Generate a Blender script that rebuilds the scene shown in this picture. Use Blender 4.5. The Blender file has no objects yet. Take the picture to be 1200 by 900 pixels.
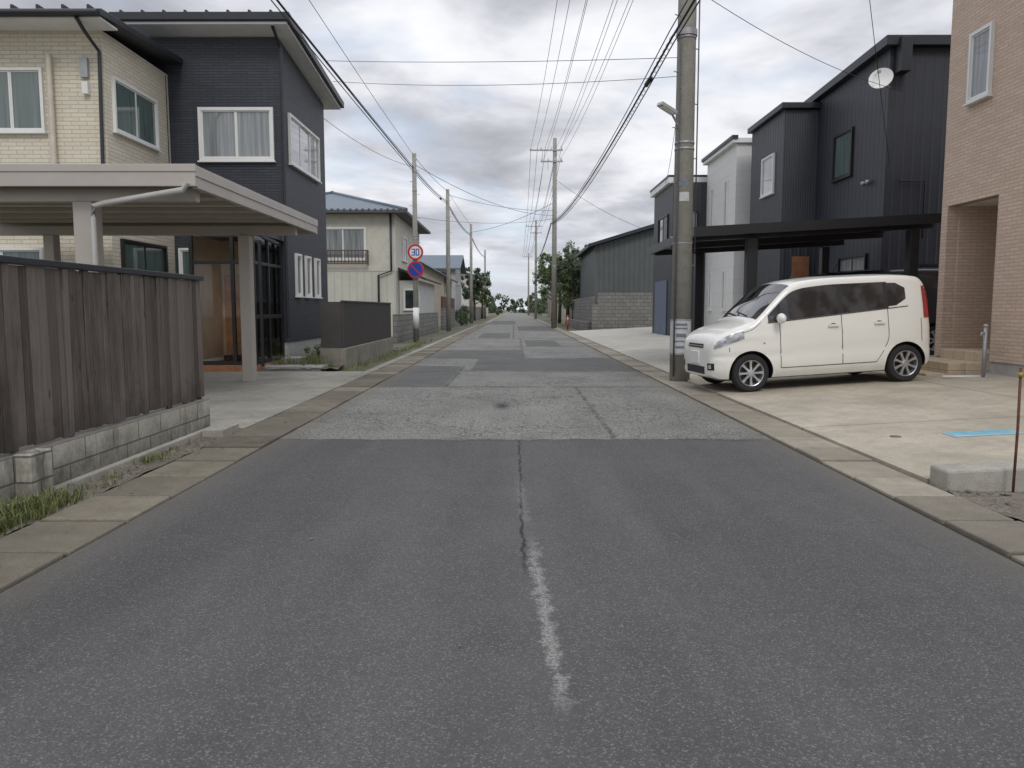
import bpy, math, random
from mathutils import Vector, Matrix
random.seed(7)
sc=bpy.context.scene
sc.view_settings.view_transform='Standard'; sc.view_settings.look='None'; sc.view_settings.exposure=0

# ---------------------------------------------------------------- nodes
class NT:
    def __init__(s,name):
        s.m=bpy.data.materials.new(name); s.m.use_nodes=True
        s.t=s.m.node_tree; s.t.nodes.clear()
        s.out=s.t.nodes.new('ShaderNodeOutputMaterial')
        s.b=s.t.nodes.new('ShaderNodeBsdfPrincipled')
        s.t.links.new(s.b.outputs[0],s.out.inputs[0])
        s.tc=s.t.nodes.new('ShaderNodeTexCoord').outputs['Object']
    def set(s,inp,v):
        if hasattr(v,'links') or isinstance(v,bpy.types.NodeSocket): s.t.links.new(v,inp)
        else:
            if isinstance(v,(tuple,list)) and len(v)==3 and inp.type=='RGBA': v=(*v,1)
            inp.default_value=v
    def n(s,ty,**kw):
        return s.t.nodes.new(ty)
    def math(s,op,a,b=0.0,c=None,clamp=False):
        n=s.n('ShaderNodeMath'); n.operation=op; n.use_clamp=clamp
        s.set(n.inputs[0],a); s.set(n.inputs[1],b)
        if c is not None: s.set(n.inputs[2],c)
        return n.outputs[0]
    def noise(s,scale,detail=3,rough=.55,vec=None,dist=0):
        n=s.n('ShaderNodeTexNoise'); n.inputs['Scale'].default_value=scale
        n.inputs['Detail'].default_value=min(detail,5); n.inputs['Roughness'].default_value=rough
        n.inputs['Distortion'].default_value=dist
        s.t.links.new(vec if vec is not None else s.tc,n.inputs['Vector']); return n.outputs[0]
    def voro(s,scale,feature='F1',vec=None,out=0,rand=1):
        n=s.n('ShaderNodeTexVoronoi'); n.feature=feature; n.inputs['Scale'].default_value=scale
        n.inputs['Randomness'].default_value=rand
        s.t.links.new(vec if vec is not None else s.tc,n.inputs['Vector']); return n.outputs[out]
    def mapping(s,scale=(1,1,1),loc=(0,0,0),rot=(0,0,0),vec=None):
        n=s.n('ShaderNodeMapping'); n.inputs['Scale'].default_value=scale
        n.inputs['Location'].default_value=loc; n.inputs['Rotation'].default_value=rot
        s.t.links.new(vec if vec is not None else s.tc,n.inputs['Vector']); return n.outputs[0]
    def mix(s,f,a,b,blend='MIX'):
        n=s.n('ShaderNodeMix'); n.data_type='RGBA'; n.blend_type=blend
        s.set(n.inputs[0],f); s.set(n.inputs[6],a); s.set(n.inputs[7],b); return n.outputs[2]
    def ramp(s,f,stops):
        n=s.n('ShaderNodeValToRGB'); s.t.links.new(f,n.inputs[0])
        e=n.color_ramp.elements
        while len(e)<len(stops): e.new(.5)
        for i,(p,c) in enumerate(stops):
            e[i].position=p; e[i].color=(*c,1) if isinstance(c,(tuple,list)) else (c,c,c,1)
        return n.outputs[0]
    def mr(s,v,a,b,c=0,d=1,smooth=False):
        n=s.n('ShaderNodeMapRange'); n.clamp=True
        if smooth: n.interpolation_type='SMOOTHSTEP'
        s.set(n.inputs[0],v)
        for i,q in enumerate((a,b,c,d)): n.inputs[i+1].default_value=q
        return n.outputs[0]
    def sep(s,vec=None):
        n=s.n('ShaderNodeSeparateXYZ'); s.t.links.new(vec if vec is not None else s.tc,n.inputs[0]); return n.outputs
    def comb(s,x,y,z=0.0):
        n=s.n('ShaderNodeCombineXYZ'); s.set(n.inputs[0],x); s.set(n.inputs[1],y); s.set(n.inputs[2],z); return n.outputs[0]
    def attr(s,name='rnd'):
        n=s.n('ShaderNodeAttribute'); n.attribute_name=name; return n.outputs['Fac']
    def bump(s,h,st=.5,d=.01):
        n=s.n('ShaderNodeBump'); n.inputs['Strength'].default_value=st; n.inputs['Distance'].default_value=d
        s.t.links.new(h,n.inputs['Height']); s.t.links.new(n.outputs[0],s.b.inputs['Normal'])
    def col(s,c): s.set(s.b.inputs['Base Color'],c)
    def rough(s,v): s.set(s.b.inputs['Roughness'],v)
    def p(s,name,v): s.set(s.b.inputs[name],v)

def sc3(c,k): return tuple(min(1,x*k) for x in c)
def simple(name,c,rough=.6,metal=0,var=.12,scale=3,bump=0,bscale=60,rnd=0,spec=.5,coat=0):
    s=NT(name)
    f=s.noise(scale,4,.65)
    col=s.mix(s.mr(f,.3,.7),sc3(c,1-var),sc3(c,1+var))
    if rnd: col=s.mix(1.0,col,s.ramp(s.attr(),[(0,1-rnd),(1,1.0)]),'MULTIPLY')
    s.col(col); s.rough(rough); s.p('Metallic',metal); s.p('Specular IOR Level',spec); s.p('Coat Weight',coat)
    if bump: s.bump(s.noise(bscale,3),bump,.01)
    return s.m

# concrete
def concrete(name,c,var=.25,crack=0,rnd=0,green=0,joint=None,joint2=None):
    s=NT(name)
    big=s.noise(.9,5,.7); mid=s.noise(7,5,.7); fine=s.noise(120,2,.6)
    col=s.mix(s.mr(big,.3,.72),sc3(c,1-var),sc3(c,1+var*.7))
    col=s.mix(s.mr(mid,.42,.7,0,.55),col,sc3(c,.66))
    col=s.mix(.35,col,s.ramp(fine,[(.3,.25),(.7,.85)]),'OVERLAY')
    if crack:
        v=s.n('ShaderNodeVectorMath'); v.operation='MULTIPLY_ADD'
        nn=s.n('ShaderNodeTexNoise'); nn.inputs['Scale'].default_value=2.5; nn.inputs['Detail'].default_value=4; s.t.links.new(s.tc,nn.inputs['Vector'])
        s.t.links.new(nn.outputs['Color'],v.inputs[0]); v.inputs[1].default_value=(.6,.6,.6); s.t.links.new(s.tc,v.inputs[2])
        e=s.voro(.35,'DISTANCE_TO_EDGE',vec=v.outputs[0])
        col=s.mix(s.mr(e,.001,.004,crack,0),col,(.05,.05,.045))
    if green: col=s.mix(s.mr(s.noise(2.2,5,.75),.5,.72,0,green),col,(.07,.085,.03))
    for j in (joint,joint2):
        if j:
            ax,per,off=j
            q=s.math('ABSOLUTE',s.math('SUBTRACT',s.math('FRACT',s.math('DIVIDE',s.math('ADD',s.sep()[ax],off),per)),.5))
            col=s.mix(s.mr(q,.5-.012/per,.5-.004/per,0,.75),col,(.05,.05,.04))
    if rnd: col=s.mix(1.0,col,s.ramp(s.attr(),[(0,1-rnd),(1,1.0)]),'MULTIPLY')
    s.col(col); s.rough(.9); s.p('Specular IOR Level',.25)
    s.bump(s.math('ADD',fine,s.math('MULTIPLY',mid,1.5)),.35,.008)
    return s.m

def brick(name,c1,c2,mortar,bw,rh,ms=.006,bst=.6,var=.15,rough=.7,dirt=0,offset=.5):
    s=NT(name); x,y,z=s.sep()
    vec=s.comb(s.math('ADD',x,y),z)
    b=s.n('ShaderNodeTexBrick'); s.t.links.new(vec,b.inputs['Vector'])
    b.offset=offset
    b.inputs['Scale'].default_value=1; b.inputs['Color1'].default_value=(*c1,1); b.inputs['Color2'].default_value=(*c2,1)
    b.inputs['Mortar'].default_value=(*mortar,1); b.inputs['Mortar Size'].default_value=ms
    b.inputs['Brick Width'].default_value=bw; b.inputs['Row Height'].default_value=rh; b.inputs['Mortar Smooth'].default_value=.2
    col=s.mix(s.mr(s.noise(1.2,4,.7),.3,.75,0,var*2),b.outputs[0],sc3(c1,.55))
    col=s.mix(.25,col,s.ramp(s.noise(30,3,.6),[(.3,.3),(.7,.75)]),'OVERLAY')
    if dirt:
        g=s.math('ADD',z,s.math('MULTIPLY',s.math('SUBTRACT',s.noise(5,5,.75),.5),.55))
        col=s.mix(s.mr(g,.0,.32,dirt,0),col,(.05,.048,.036))
        col=s.mix(s.mr(s.noise(3,5,.8,vec=s.mapping((1,1,.25))),.50,.70,0,dirt*.9),col,(.07,.066,.05))
    s.col(col); s.rough(rough)
    h=s.math('SUBTRACT',s.math('MULTIPLY',s.noise(40,3),.4),b.outputs[1])
    s.bump(h,bst,.008); return s.m

def ribbed(name,c,period=.1,rough=.5,metal=.0,axis='h',var=.08,st=.8,spec=.5,line=.4):
    s=NT(name); x,y,z=s.sep()
    a=s.math('ADD',x,y) if axis=='h' else (z if axis=='z' else (y if axis=='y' else x))
    w=s.math('ABSOLUTE',s.math('SUBTRACT',s.math('FRACT',s.math('DIVIDE',a,period)),.5))
    h=s.mr(w,.30,.42,0,1)
    col=s.mix(s.mr(s.noise(1.1,4,.7),.3,.7),sc3(c,1-var),sc3(c,1+var))
    col=s.mix(s.mr(w,.40,.5,0,line),col,sc3(c,.45))
    s.col(col); s.rough(rough); s.p('Metallic',metal); s.p('Specular IOR Level',spec); s.bump(h,st,.02); return s.m

def glass(name,c=(.03,.035,.04),curtain=None):
    s=NT(name)
    x,y,z=s.sep(); a=s.math('ADD',x,y)
    base=s.mix(s.mr(s.noise(1.3,2),.35,.65),sc3(c,.5),sc3(c,1.8))
    if curtain:
        w=s.n('ShaderNodeTexNoise'); w.inputs['Scale'].default_value=14; w.inputs['Detail'].default_value=2
        s.t.links.new(s.comb(a,s.math('MULTIPLY',z,.04)),w.inputs['Vector'])
        base=s.mix(s.mr(w.outputs[0],.3,.7),sc3(curtain,.5),curtain)
    s.col(base); s.rough(.04); s.p('Specular IOR Level',.7); s.p('IOR',1.5)
    s.p('Coat Weight',.6); s.p('Coat Roughness',.02)
    s.bump(s.noise(1.5,1),.05,.02)
    return s.m

# ---------------------------------------------------------------- mesh
class MB:
    def __init__(s): s.V=[];s.F=[];s.M=[];s.R=[];s.S=[]
    def face(s,pts,m=0,r=None,sm=False):
        i=len(s.V); s.V+= [tuple(p) for p in pts]; s.F.append(tuple(range(i,i+len(pts))))
        s.M.append(m); s.R.append(random.random() if r is None else r); s.S.append(sm)
    def box(s,x0,x1,y0,y1,z0,z1,m=0,r=None):
        if r is None: r=random.random()
        if x0>x1:x0,x1=x1,x0
        if y0>y1:y0,y1=y1,y0
        i=len(s.V)
        s.V+=[(x0,y0,z0),(x1,y0,z0),(x1,y1,z0),(x0,y1,z0),(x0,y0,z1),(x1,y0,z1),(x1,y1,z1),(x0,y1,z1)]
        for k,f in enumerate([(0,3,2,1),(4,5,6,7),(0,1,5,4),(1,2,6,5),(2,3,7,6),(3,0,4,7)]):
            s.F.append(tuple(i+q for q in f)); s.M.append(m); s.R.append(r); s.S.append(False)
    def obox(s,c,size,rot=(0,0,0),m=0,r=None):
        from mathutils import Euler
        R=Euler(rot).to_matrix(); c=Vector(c); hx,hy,hz=[q/2 for q in size]
        if r is None: r=random.random()
        i=len(s.V)
        for p in [(-hx,-hy,-hz),(hx,-hy,-hz),(hx,hy,-hz),(-hx,hy,-hz),(-hx,-hy,hz),(hx,-hy,hz),(hx,hy,hz),(-hx,hy,hz)]:
            s.V.append(tuple(c+R@Vector(p)))
        for f in [(0,3,2,1),(4,5,6,7),(0,1,5,4),(1,2,6,5),(2,3,7,6),(3,0,4,7)]:
            s.F.append(tuple(i+q for q in f)); s.M.append(m); s.R.append(r); s.S.append(False)
    def prism(s,pts,axis,a0,a1,m=0,r=None):
        def P(p,a):
            return {'x':(a,p[0],p[1]),'y':(p[0],a,p[1]),'z':(p[0],p[1],a)}[axis]
        if r is None:r=random.random()
        i=len(s.V); n=len(pts)
        s.V+=[P(p,a0) for p in pts]+[P(p,a1) for p in pts]
        fs=[tuple(i+k for k in range(n)),tuple(i+n+k for k in reversed(range(n)))]
        for k in range(n): fs.append((i+k,i+n+k,i+n+(k+1)%n,i+(k+1)%n))
        for q,f in enumerate(fs):
            s.F.append(f); s.M.append(m); s.R.append(r); s.S.append(False)
    def tube(s,pts,rad,n=8,m=0,caps=True,sm=True,r=None):
        pts=[Vector(p) for p in pts]
        rads=rad if isinstance(rad,(list,tuple)) else [rad]*len(pts)
        if r is None:r=random.random()
        base=len(s.V); up=Vector((0,0,1))
        for k,p in enumerate(pts):
            d=(pts[min(k+1,len(pts)-1)]-pts[max(k-1,0)]).normalized()
            ref=up if abs(d.z)<.95 else Vector((1,0,0))
            u=d.cross(ref).normalized(); v=d.cross(u).normalized()
            for j in range(n):
                a=2*math.pi*j/n; q=p+(u*math.cos(a)+v*math.sin(a))*rads[k]; s.V.append(tuple(q))
        for k in range(len(pts)-1):
            for j in range(n):
                a=base+k*n+j; b=base+k*n+(j+1)%n
                s.F.append((a,a+n,b+n,b)); s.M.append(m); s.R.append(r); s.S.append(sm)
        if caps:
            s.F.append(tuple(base+j for j in range(n))); s.F.append(tuple(base+(len(pts)-1)*n+j for j in reversed(range(n))))
            s.M+=[m,m]; s.R+=[r,r]; s.S+=[False,False]
    def grid(s,rows,m=0,sm=True,r=None,flip=False):
        if r is None:r=random.random()
        i=len(s.V); nc=len(rows[0])
        for row in rows: s.V+=[tuple(p) for p in row]
        for a in range(len(rows)-1):
            for b in range(nc-1):
                q=(i+a*nc+b,i+a*nc+b+1,i+(a+1)*nc+b+1,i+(a+1)*nc+b)
                s.F.append(q[::-1] if flip else q); s.M.append(m); s.R.append(r); s.S.append(sm)
    def sphere(s,c,rad,m=0,nu=12,nv=8,r=None):
        rx,ry,rz=rad if isinstance(rad,(tuple,list)) else (rad,)*3
        rows=[]
        for a in range(nv+1):
            th=math.pi*a/nv
            rows.append([(c[0]+rx*math.sin(th)*math.cos(2*math.pi*b/nu),c[1]+ry*math.sin(th)*math.sin(2*math.pi*b/nu),c[2]+rz*math.cos(th)) for b in range(nu+1)])
        s.grid(rows,m,True,r,flip=True)
    def build(s,name,mats,parent=None,bevel=0,segs=2,sharp=None):
        me=bpy.data.meshes.new(name); me.from_pydata(s.V,[],s.F)
        for mt in mats: me.materials.append(mt)
        me.polygons.foreach_set('material_index',s.M); me.polygons.foreach_set('use_smooth',s.S)
        at=me.attributes.new('rnd','FLOAT','FACE'); at.data.foreach_set('value',s.R)
        me.update()
        if sharp: me.set_sharp_from_angle(angle=math.radians(sharp))
        o=bpy.data.objects.new(name,me); sc.collection.objects.link(o)
        if parent: o.parent=parent
        if bevel:
            b=o.modifiers.new('bev','BEVEL'); b.width=bevel; b.segments=segs; b.limit_method='ANGLE'
        return o
def empty(name,loc=(0,0,0)):
    e=bpy.data.objects.new(name,None); e.location=loc; e.empty_display_size=.3; sc.collection.objects.link(e); return e

def wbox(mb,face,pl,a0,a1,z0,z1,d0,d1,m=0):
    if face=='-y': mb.box(a0,a1,pl-d1,pl-d0,z0,z1,m)
    elif face=='+x': mb.box(pl+d0,pl+d1,a0,a1,z0,z1,m)
    else: mb.box(pl-d1,pl-d0,a0,a1,z0,z1,m)
def window(parent,face,pl,a0,a1,z0,z1,fm,gm,n=2,ft=.05,sill=True,name='window',out=.06):
    mb=MB()
    wbox(mb,face,pl,a0,a0+ft,z0,z1,-.03,out); wbox(mb,face,pl,a1-ft,a1,z0,z1,-.03,out)
    wbox(mb,face,pl,a0+ft,a1-ft,z1-ft,z1,-.03,out-.002); wbox(mb,face,pl,a0+ft,a1-ft,z0,z0+ft,-.03,out-.002)
    w=(a1-a0-2*ft)/n
    for i in range(n):
        b0=a0+ft+i*w; b1=b0+w; d=.016 if i%2 else .026
        wbox(mb,face,pl,b0+.002,b1-.002,z0+ft,z1-ft,-.02,d-.006,1)
        t=.028
        wbox(mb,face,pl,b0,b0+t,z0+ft,z1-ft,-.02,d+.008); wbox(mb,face,pl,b1-t,b1,z0+ft,z1-ft,-.02,d+.008)
        wbox(mb,face,pl,b0+t,b1-t,z0+ft,z0+ft+t,-.02,d+.007); wbox(mb,face,pl,b0+t,b1-t,z1-ft-t,z1-ft,-.02,d+.007)
    if sill: wbox(mb,face,pl,a0-.03,a1+.03,z0-.03,z0-.001,-.03,out+.03)
    return mb.build(name,[fm,gm],parent)

# ---------------------------------------------------------------- materials
m_white=simple('white_trim',(.72,.72,.70),.5,var=.05)
m_cream=brick('cream_tile_siding',(.68,.63,.51),(.61,.56,.45),(.44,.40,.32),.30,.075,.007,.6,var=.06)
m_navy=brick('navy_tile_siding',(.032,.038,.050),(.045,.051,.066),(.016,.018,.024),.30,.06,.007,.8,var=.1,rough=.55)
m_beige=brick('beige_tile_siding',(.60,.46,.36),(.52,.39,.30),(.40,.31,.245),.22,.055,.006,.5,var=.05)
m_roofd=simple('dark_roof_metal',(.022,.025,.032),.45,var=.15)
m_alu=simple('beige_aluminium',(.44,.40,.36),.4,metal=.15,var=.05)
m_frost=ribbed('carport_roof_panel',(.50,.46,.40),.16,.45,axis='y',st=1)
m_blackal=simple('black_aluminium',(.012,.013,.015),.4,var=.1)
m_dkframe=simple('dark_bronze_frame',(.018,.017,.017),.4,var=.1)
m_black=simple('black_rubber',(.012,.012,.012),.8,var=.1)
m_joint=simple('joint_dirt',(.03,.026,.018),.95,var=.3,scale=20)
m_glass=glass('window_glass',(.035,.045,.05))
m_glassc=glass('window_glass_curtain',(.03,.03,.03),(.30,.33,.34))
m_glassg=glass('window_glass_green',(.03,.03,.03),(.12,.17,.16))
m_found=concrete('foundation_concrete',(.42,.41,.39),.12)
m_block=brick('concrete_block',(.50,.48,.41),(.42,.40,.34),(.16,.15,.13),.40,.165,.007,.9,var=.2,rough=.9,dirt=.85,offset=.5)
m_block2=brick('grey_concrete_block',(.27,.26,.24),(.18,.175,.165),(.07,.07,.065),.40,.20,.012,.9,var=.4,rough=.9,dirt=.3)
m_slab=concrete('gutter_slab',(.25,.222,.172),.3,rnd=.45,green=.35)
m_slabr=concrete('gutter_slab_clean',(.33,.295,.235),.22,rnd=.35,green=.12)
m_drvl=concrete('driveway_old',(.30,.285,.245),.3,crack=.5,green=.3)
m_drvr=concrete('driveway_concrete',(.44,.395,.315),.28,green=.12,joint=(1,4.4,.95),joint2=(0,3.1,.2))
m_drvr2=concrete('apron_concrete',(.43,.41,.36),.15,joint=(1,3.0,0))
m_curb=concrete('curb_concrete',(.36,.34,.30),.25,green=.2)
m_pole=concrete('pole_concrete',(.31,.30,.265),.12)
m_steel=simple('galvanised_steel',(.35,.36,.37),.45,metal=.5,var=.15)
m_wire=simple('black_cable',(.02,.02,.022),.6)
m_wirel=simple('grey_cable',(.09,.09,.10),.6)

def m_asphalt():
    s=NT('asphalt'); x,y,z=s.sep()
    fine=s.noise(210,2,.7); big=s.noise(.45,4,.65)
    streak=s.noise(1.0,4,.6,vec=s.mapping((1.6,.16,1)))
    cell=s.n('ShaderNodeTexVoronoi'); cell.inputs['Scale'].default_value=175; s.t.links.new(s.tc,cell.inputs['Vector'])
    cr=s.sep(cell.outputs[1])[0]
    dark=s.mix(s.mr(big,.3,.7),(.078,.077,.078),(.102,.101,.100))
    dark=s.mix(s.mr(streak,.42,.72,0,.65),dark,(.140,.137,.132))
    dark=s.mix(s.mr(s.noise(3.0,5,.75),.5,.8,0,.45),dark,(.058,.057,.058))
    dark=s.mix(s.mr(cr,.0,.5,.40,0),dark,(.035,.035,.037))
    dark=s.mix(s.mr(cr,.80,1.0,0,.40),dark,(.34,.33,.31))
    dark=s.mix(.4,dark,s.ramp(fine,[(.3,.2),(.7,.8)]),'OVERLAY')
    old=s.mix(s.mr(s.noise(.8,5,.7),.3,.7),(.165,.166,.148),(.255,.254,.230))
    old=s.mix(s.mr(s.noise(1.3,4,.6,vec=s.mapping((1.5,.3,1))),.5,.75,0,.55),old,(.115,.117,.108))
    old=s.mix(s.mr(cr,.80,1.0,0,.5),old,(.48,.47,.43)); old=s.mix(s.mr(cr,.0,.35,.4,0),old,(.07,.07,.065))
    gr=s.noise(34,4,.85)
    old=s.mix(.85,old,s.ramp(gr,[(.37,.08),(.63,.90)]),'OVERLAY')
    v=s.n('ShaderNodeVectorMath'); v.operation='MULTIPLY_ADD'
    nn=s.n('ShaderNodeTexNoise'); nn.inputs['Scale'].default_value=3; nn.inputs['Detail'].default_value=4; s.t.links.new(s.tc,nn.inputs['Vector'])
    s.t.links.new(nn.outputs['Color'],v.inputs[0]); v.inputs[1].default_value=(.35,.35,.35); s.t.links.new(s.tc,v.inputs[2])
    e1=s.mr(s.voro(5.0,'DISTANCE_TO_EDGE',vec=v.outputs[0]),.0,.06,1,0)
    cm=s.mr(s.noise(.6,3),.38,.55)
    crack=s.math('MULTIPLY',s.math('MULTIPLY',e1,cm),.75)
    old=s.mix(crack,old,(.045,.045,.042))
    wob=s.math('MULTIPLY',s.math('SUBTRACT',s.noise(6,4,.7),.5),.16)
    xw=s.math('ADD',x,wob); yw=s.math('ADD',y,wob)
    def rect(x0,x1,y0,y1,e=.02):
        a=s.math('MULTIPLY',s.mr(xw,x0-e,x0+e),s.mr(xw,x1-e,x1+e,1,0))
        b=s.math('MULTIPLY',s.mr(yw,y0-e,y0+e),s.mr(yw,y1-e,y1+e,1,0))
        return s.math('MULTIPLY',a,b)
    mid=s.mix(s.mr(s.noise(1.1,4,.7),.3,.7),(.085,.087,.083),(.125,.127,.119))
    mid=s.mix(.5,mid,s.ramp(gr,[(.35,.2),(.65,.8)]),'OVERLAY')
    R=[(-2.4,-1.15,12.4,16.9),(-.9,2.6,15.6,19.4),(-2.4,.2,19.6,23.5),(.4,1.6,26,31),(-1.6,-.2,33,40),(.2,2.6,44,56),(-2.4,.1,62,80)]
    pm=None
    for q in R:
        a=rect(*q); pm=a if pm is None else s.math('MAXIMUM',pm,a)
    old=s.mix(s.math('MULTIPLY',pm,.85),old,mid)
    # tar-sealed joints: transverse at the ends of repairs, a long centre joint
    tl=None
    for (x0,x1,y0,y1) in [(-2.3,2.5,12.25,12.40),(-2.3,2.5,15.4,15.58),(-2.3,2.5,19.4,19.62),(-1.14,-1.08,12.3,17),(.2,.27,19.6,32),(-2.3,2.5,25.6,25.9),(-2.3,2.5,32.5,32.9),(-.1,-.02,33,60),(.95,1.0,7.4,12.3)]:
        a=rect(x0,x1,y0,y1,.012); tl=a if tl is None else s.math('MAXIMUM',tl,a)
    old=s.mix(s.math('MULTIPLY',tl,s.mr(s.noise(2.5,4,.7),.35,.55,.05,.7)),old,(.045,.045,.045))
    dx=s.math('ADD',x,.16); dy=s.math('MULTIPLY',s.math('SUBTRACT',y,9.9),.32)
    rr=s.math('SQRT',s.math('ADD',s.math('MULTIPLY',dx,dx),s.math('MULTIPLY',dy,dy)))
    rr=s.math('ADD',rr,s.math('MULTIPLY',s.math('SUBTRACT',gr,.5),.26))
    old=s.mix(s.mr(rr,.03,.15,.9,0),old,(.02,.02,.02))
    by=s.math('ADD',s.math('ADD',y,s.math('MULTIPLY',wob,1.3)),s.math('MULTIPLY',s.math('SUBTRACT',s.noise(1.3,3),.5),.35))
    near=s.mr(by,7.27,7.33,1,0)
    seam=s.math('ABSOLUTE',s.math('SUBTRACT',x,s.math('ADD',.045,s.math('MULTIPLY',wob,.5))))
    sm=s.math('MULTIPLY',s.mr(seam,.003,.013,.85,0),s.math('MULTIPLY',s.mr(y,3.4,3.9),s.mr(s.noise(5),.33,.45)))
    lw=s.math('ABSOLUTE',s.math('SUBTRACT',x,.0))
    dark=s.mix(s.math('MULTIPLY',s.mr(lw,.05,.35,.3,0),s.mr(s.noise(1.5,4,.7),.4,.65)),dark,(.16,.158,.15))
    dark=s.mix(sm,dark,(.016,.016,.016))
    px=s.math('ABSOLUTE',s.math('SUBTRACT',x,s.math('SUBTRACT',.25,s.math('MULTIPLY',y,.040))))
    px=s.math('ADD',px,s.math('MULTIPLY',s.math('SUBTRACT',s.noise(11,4,.85),.5),.22))
    yr=s.math('MULTIPLY',s.mr(y,2.24,2.45),s.mr(yw,3.8,4.2,1,0))
    yr=s.math('MAXIMUM',yr,s.math('MULTIPLY',s.math('MULTIPLY',s.mr(y,4.35,4.5),s.mr(y,5.2,5.9,1,0)),.35))
    pt=s.math('MULTIPLY',s.math('MULTIPLY',s.mr(px,.008,.034,1,0),yr),s.mr(s.noise(75,3,.8),.40,.58,.05,.60))
    dark=s.mix(pt,dark,(.46,.45,.42))
    col=s.mix(near,old,dark)
    jl=s.math('ABSOLUTE',s.math('SUBTRACT',by,7.31))
    col=s.mix(s.mr(jl,.01,.06,.7,0),col,(.045,.045,.045))
    ed=s.math('ADD',s.math('ABSOLUTE',s.math('SUBTRACT',x,.1)),s.math('MULTIPLY',wob,1.8))
    col=s.mix(s.mr(ed,2.05,2.4,0,.55),col,(.17,.155,.125))
    s.col(col); s.rough(.88); s.p('Specular IOR Level',.3)
    h=s.math('ADD',fine,s.math('MULTIPLY',cr,.5))
    s.bump(s.math('SUBTRACT',h,s.math('MULTIPLY',crack,.6)),.6,.007)
    return s.m
m_road=m_asphalt()

def m_ground():
    s=NT('soil_and_grass')
    g=s.mix(s.mr(s.noise(.6,4,.7),.4,.6),(.12,.11,.085),(.06,.08,.03))
    g=s.mix(s.mr(s.noise(25,3,.7),.3,.7,0,.5),g,(.18,.165,.13))
    s.col(g); s.rough(.95); s.bump(s.noise(40,3,.7),.8,.03); return s.m
def m_gravel():
    s=NT('gravel_dirt')
    v=s.voro(45,'F1',out=1)
    g=s.mix(s.mr(s.sep(v)[0],0,1),(.12,.10,.08),(.26,.235,.20))
    g=s.mix(s.mr(s.noise(2,5,.7),.35,.65,0,.6),g,(.13,.105,.075))
    s.col(g); s.rough(.95); s.bump(s.voro(45,'F1'),.8,.02); return s.m
def m_board():
    s=NT('weathered_boards')
    v=s.noise(3,5,.75,vec=s.mapping((30,30,1.2)))
    r=s.attr()
    c=s.mix(s.mr(v,.3,.7),(.050,.040,.034),(.19,.160,.138))
    c=s.mix(s.mr(r,.0,1,0,.65),c,(.215,.188,.165))
    c=s.mix(s.mr(s.math('FRACT',s.math('MULTIPLY',r,7.3)),.7,1,0,.75),c,(.065,.050,.042))
    c=s.mix(s.mr(s.noise(1.5,5,.7,vec=s.mapping((2,2,.6))),.46,.70,0,.7),c,(.050,.040,.033))
    z=s.sep()[2]
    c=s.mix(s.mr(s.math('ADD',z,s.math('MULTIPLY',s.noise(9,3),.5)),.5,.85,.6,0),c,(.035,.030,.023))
    c=s.mix(s.mr(s.noise(2,4,.8,vec=s.mapping((40,40,.8))),.58,.72,0,.5),c,(.26,.24,.215))
    kn=s.voro(1.0,'F1',vec=s.mapping((9,9,2.2)))
    c=s.mix(s.mr(kn,.04,.10,.8,0),c,(.012,.010,.008))
    s.col(c); s.rough(.85); s.p('Specular IOR Level',.25); s.bump(v,.9,.006); return s.m
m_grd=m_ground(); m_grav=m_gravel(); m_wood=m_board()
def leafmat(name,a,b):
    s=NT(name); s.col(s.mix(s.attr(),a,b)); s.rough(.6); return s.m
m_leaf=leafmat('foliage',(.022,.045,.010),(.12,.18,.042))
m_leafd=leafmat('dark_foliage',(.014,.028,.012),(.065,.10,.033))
m_grass=leafmat('grass_blades',(.06,.09,.025),(.24,.25,.09))
m_dry=leafmat('dry_leaves',(.12,.06,.03),(.28,.17,.08))
m_bark=simple('bark',(.07,.055,.04),.9,var=.3,scale=8)

# ---------------------------------------------------------------- ground
mb=MB(); mb.face([(-700,-100,-.03),(700,-100,-.03),(700,1200,-.03),(-700,1200,-.03)]); mb.build('ground',[m_grd])
mb=MB()
ys=[-3,0,2,4,6,7.3,10,15,20,30,50,80,140,300,700]
for a,b in zip(ys,ys[1:]): mb.face([(-2.27,a,0),(2.48,a,0),(2.48,b,0),(-2.27,b,0)],r=.5)
mb.build('road',[m_road])
def slabs(name,x0,x1,mat,L=.6,y0=-1,y1=70):
    mb=MB(); y=y0
    while y<y1:
        dz=random.uniform(-.007,.007); g=random.uniform(.014,.028)
        mb.box(x0+random.uniform(0,.012),x1-random.uniform(0,.012),y+g,y+L-.008,-.025,.018+dz)
        y+=L
    return mb.build(name,[mat],bevel=.010)
slabs('gutter_slabs',-2.80,-2.275,m_slab)
slabs('gutter_slabs',2.50,2.945,m_slabr)
mb=MB(); mb.box(-2.815,-2.272,-1,300,-.028,-.004); mb.box(2.482,2.96,-1,300,-.028,-.004); mb.build('gutter_bed',[m_joint])
mb=MB(); mb.box(-2.80,-2.275,70.3,300,-.02,.012); mb.box(2.485,2.955,70.3,300,-.02,.012); mb.build('far_gutter',[m_slabr])

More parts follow.
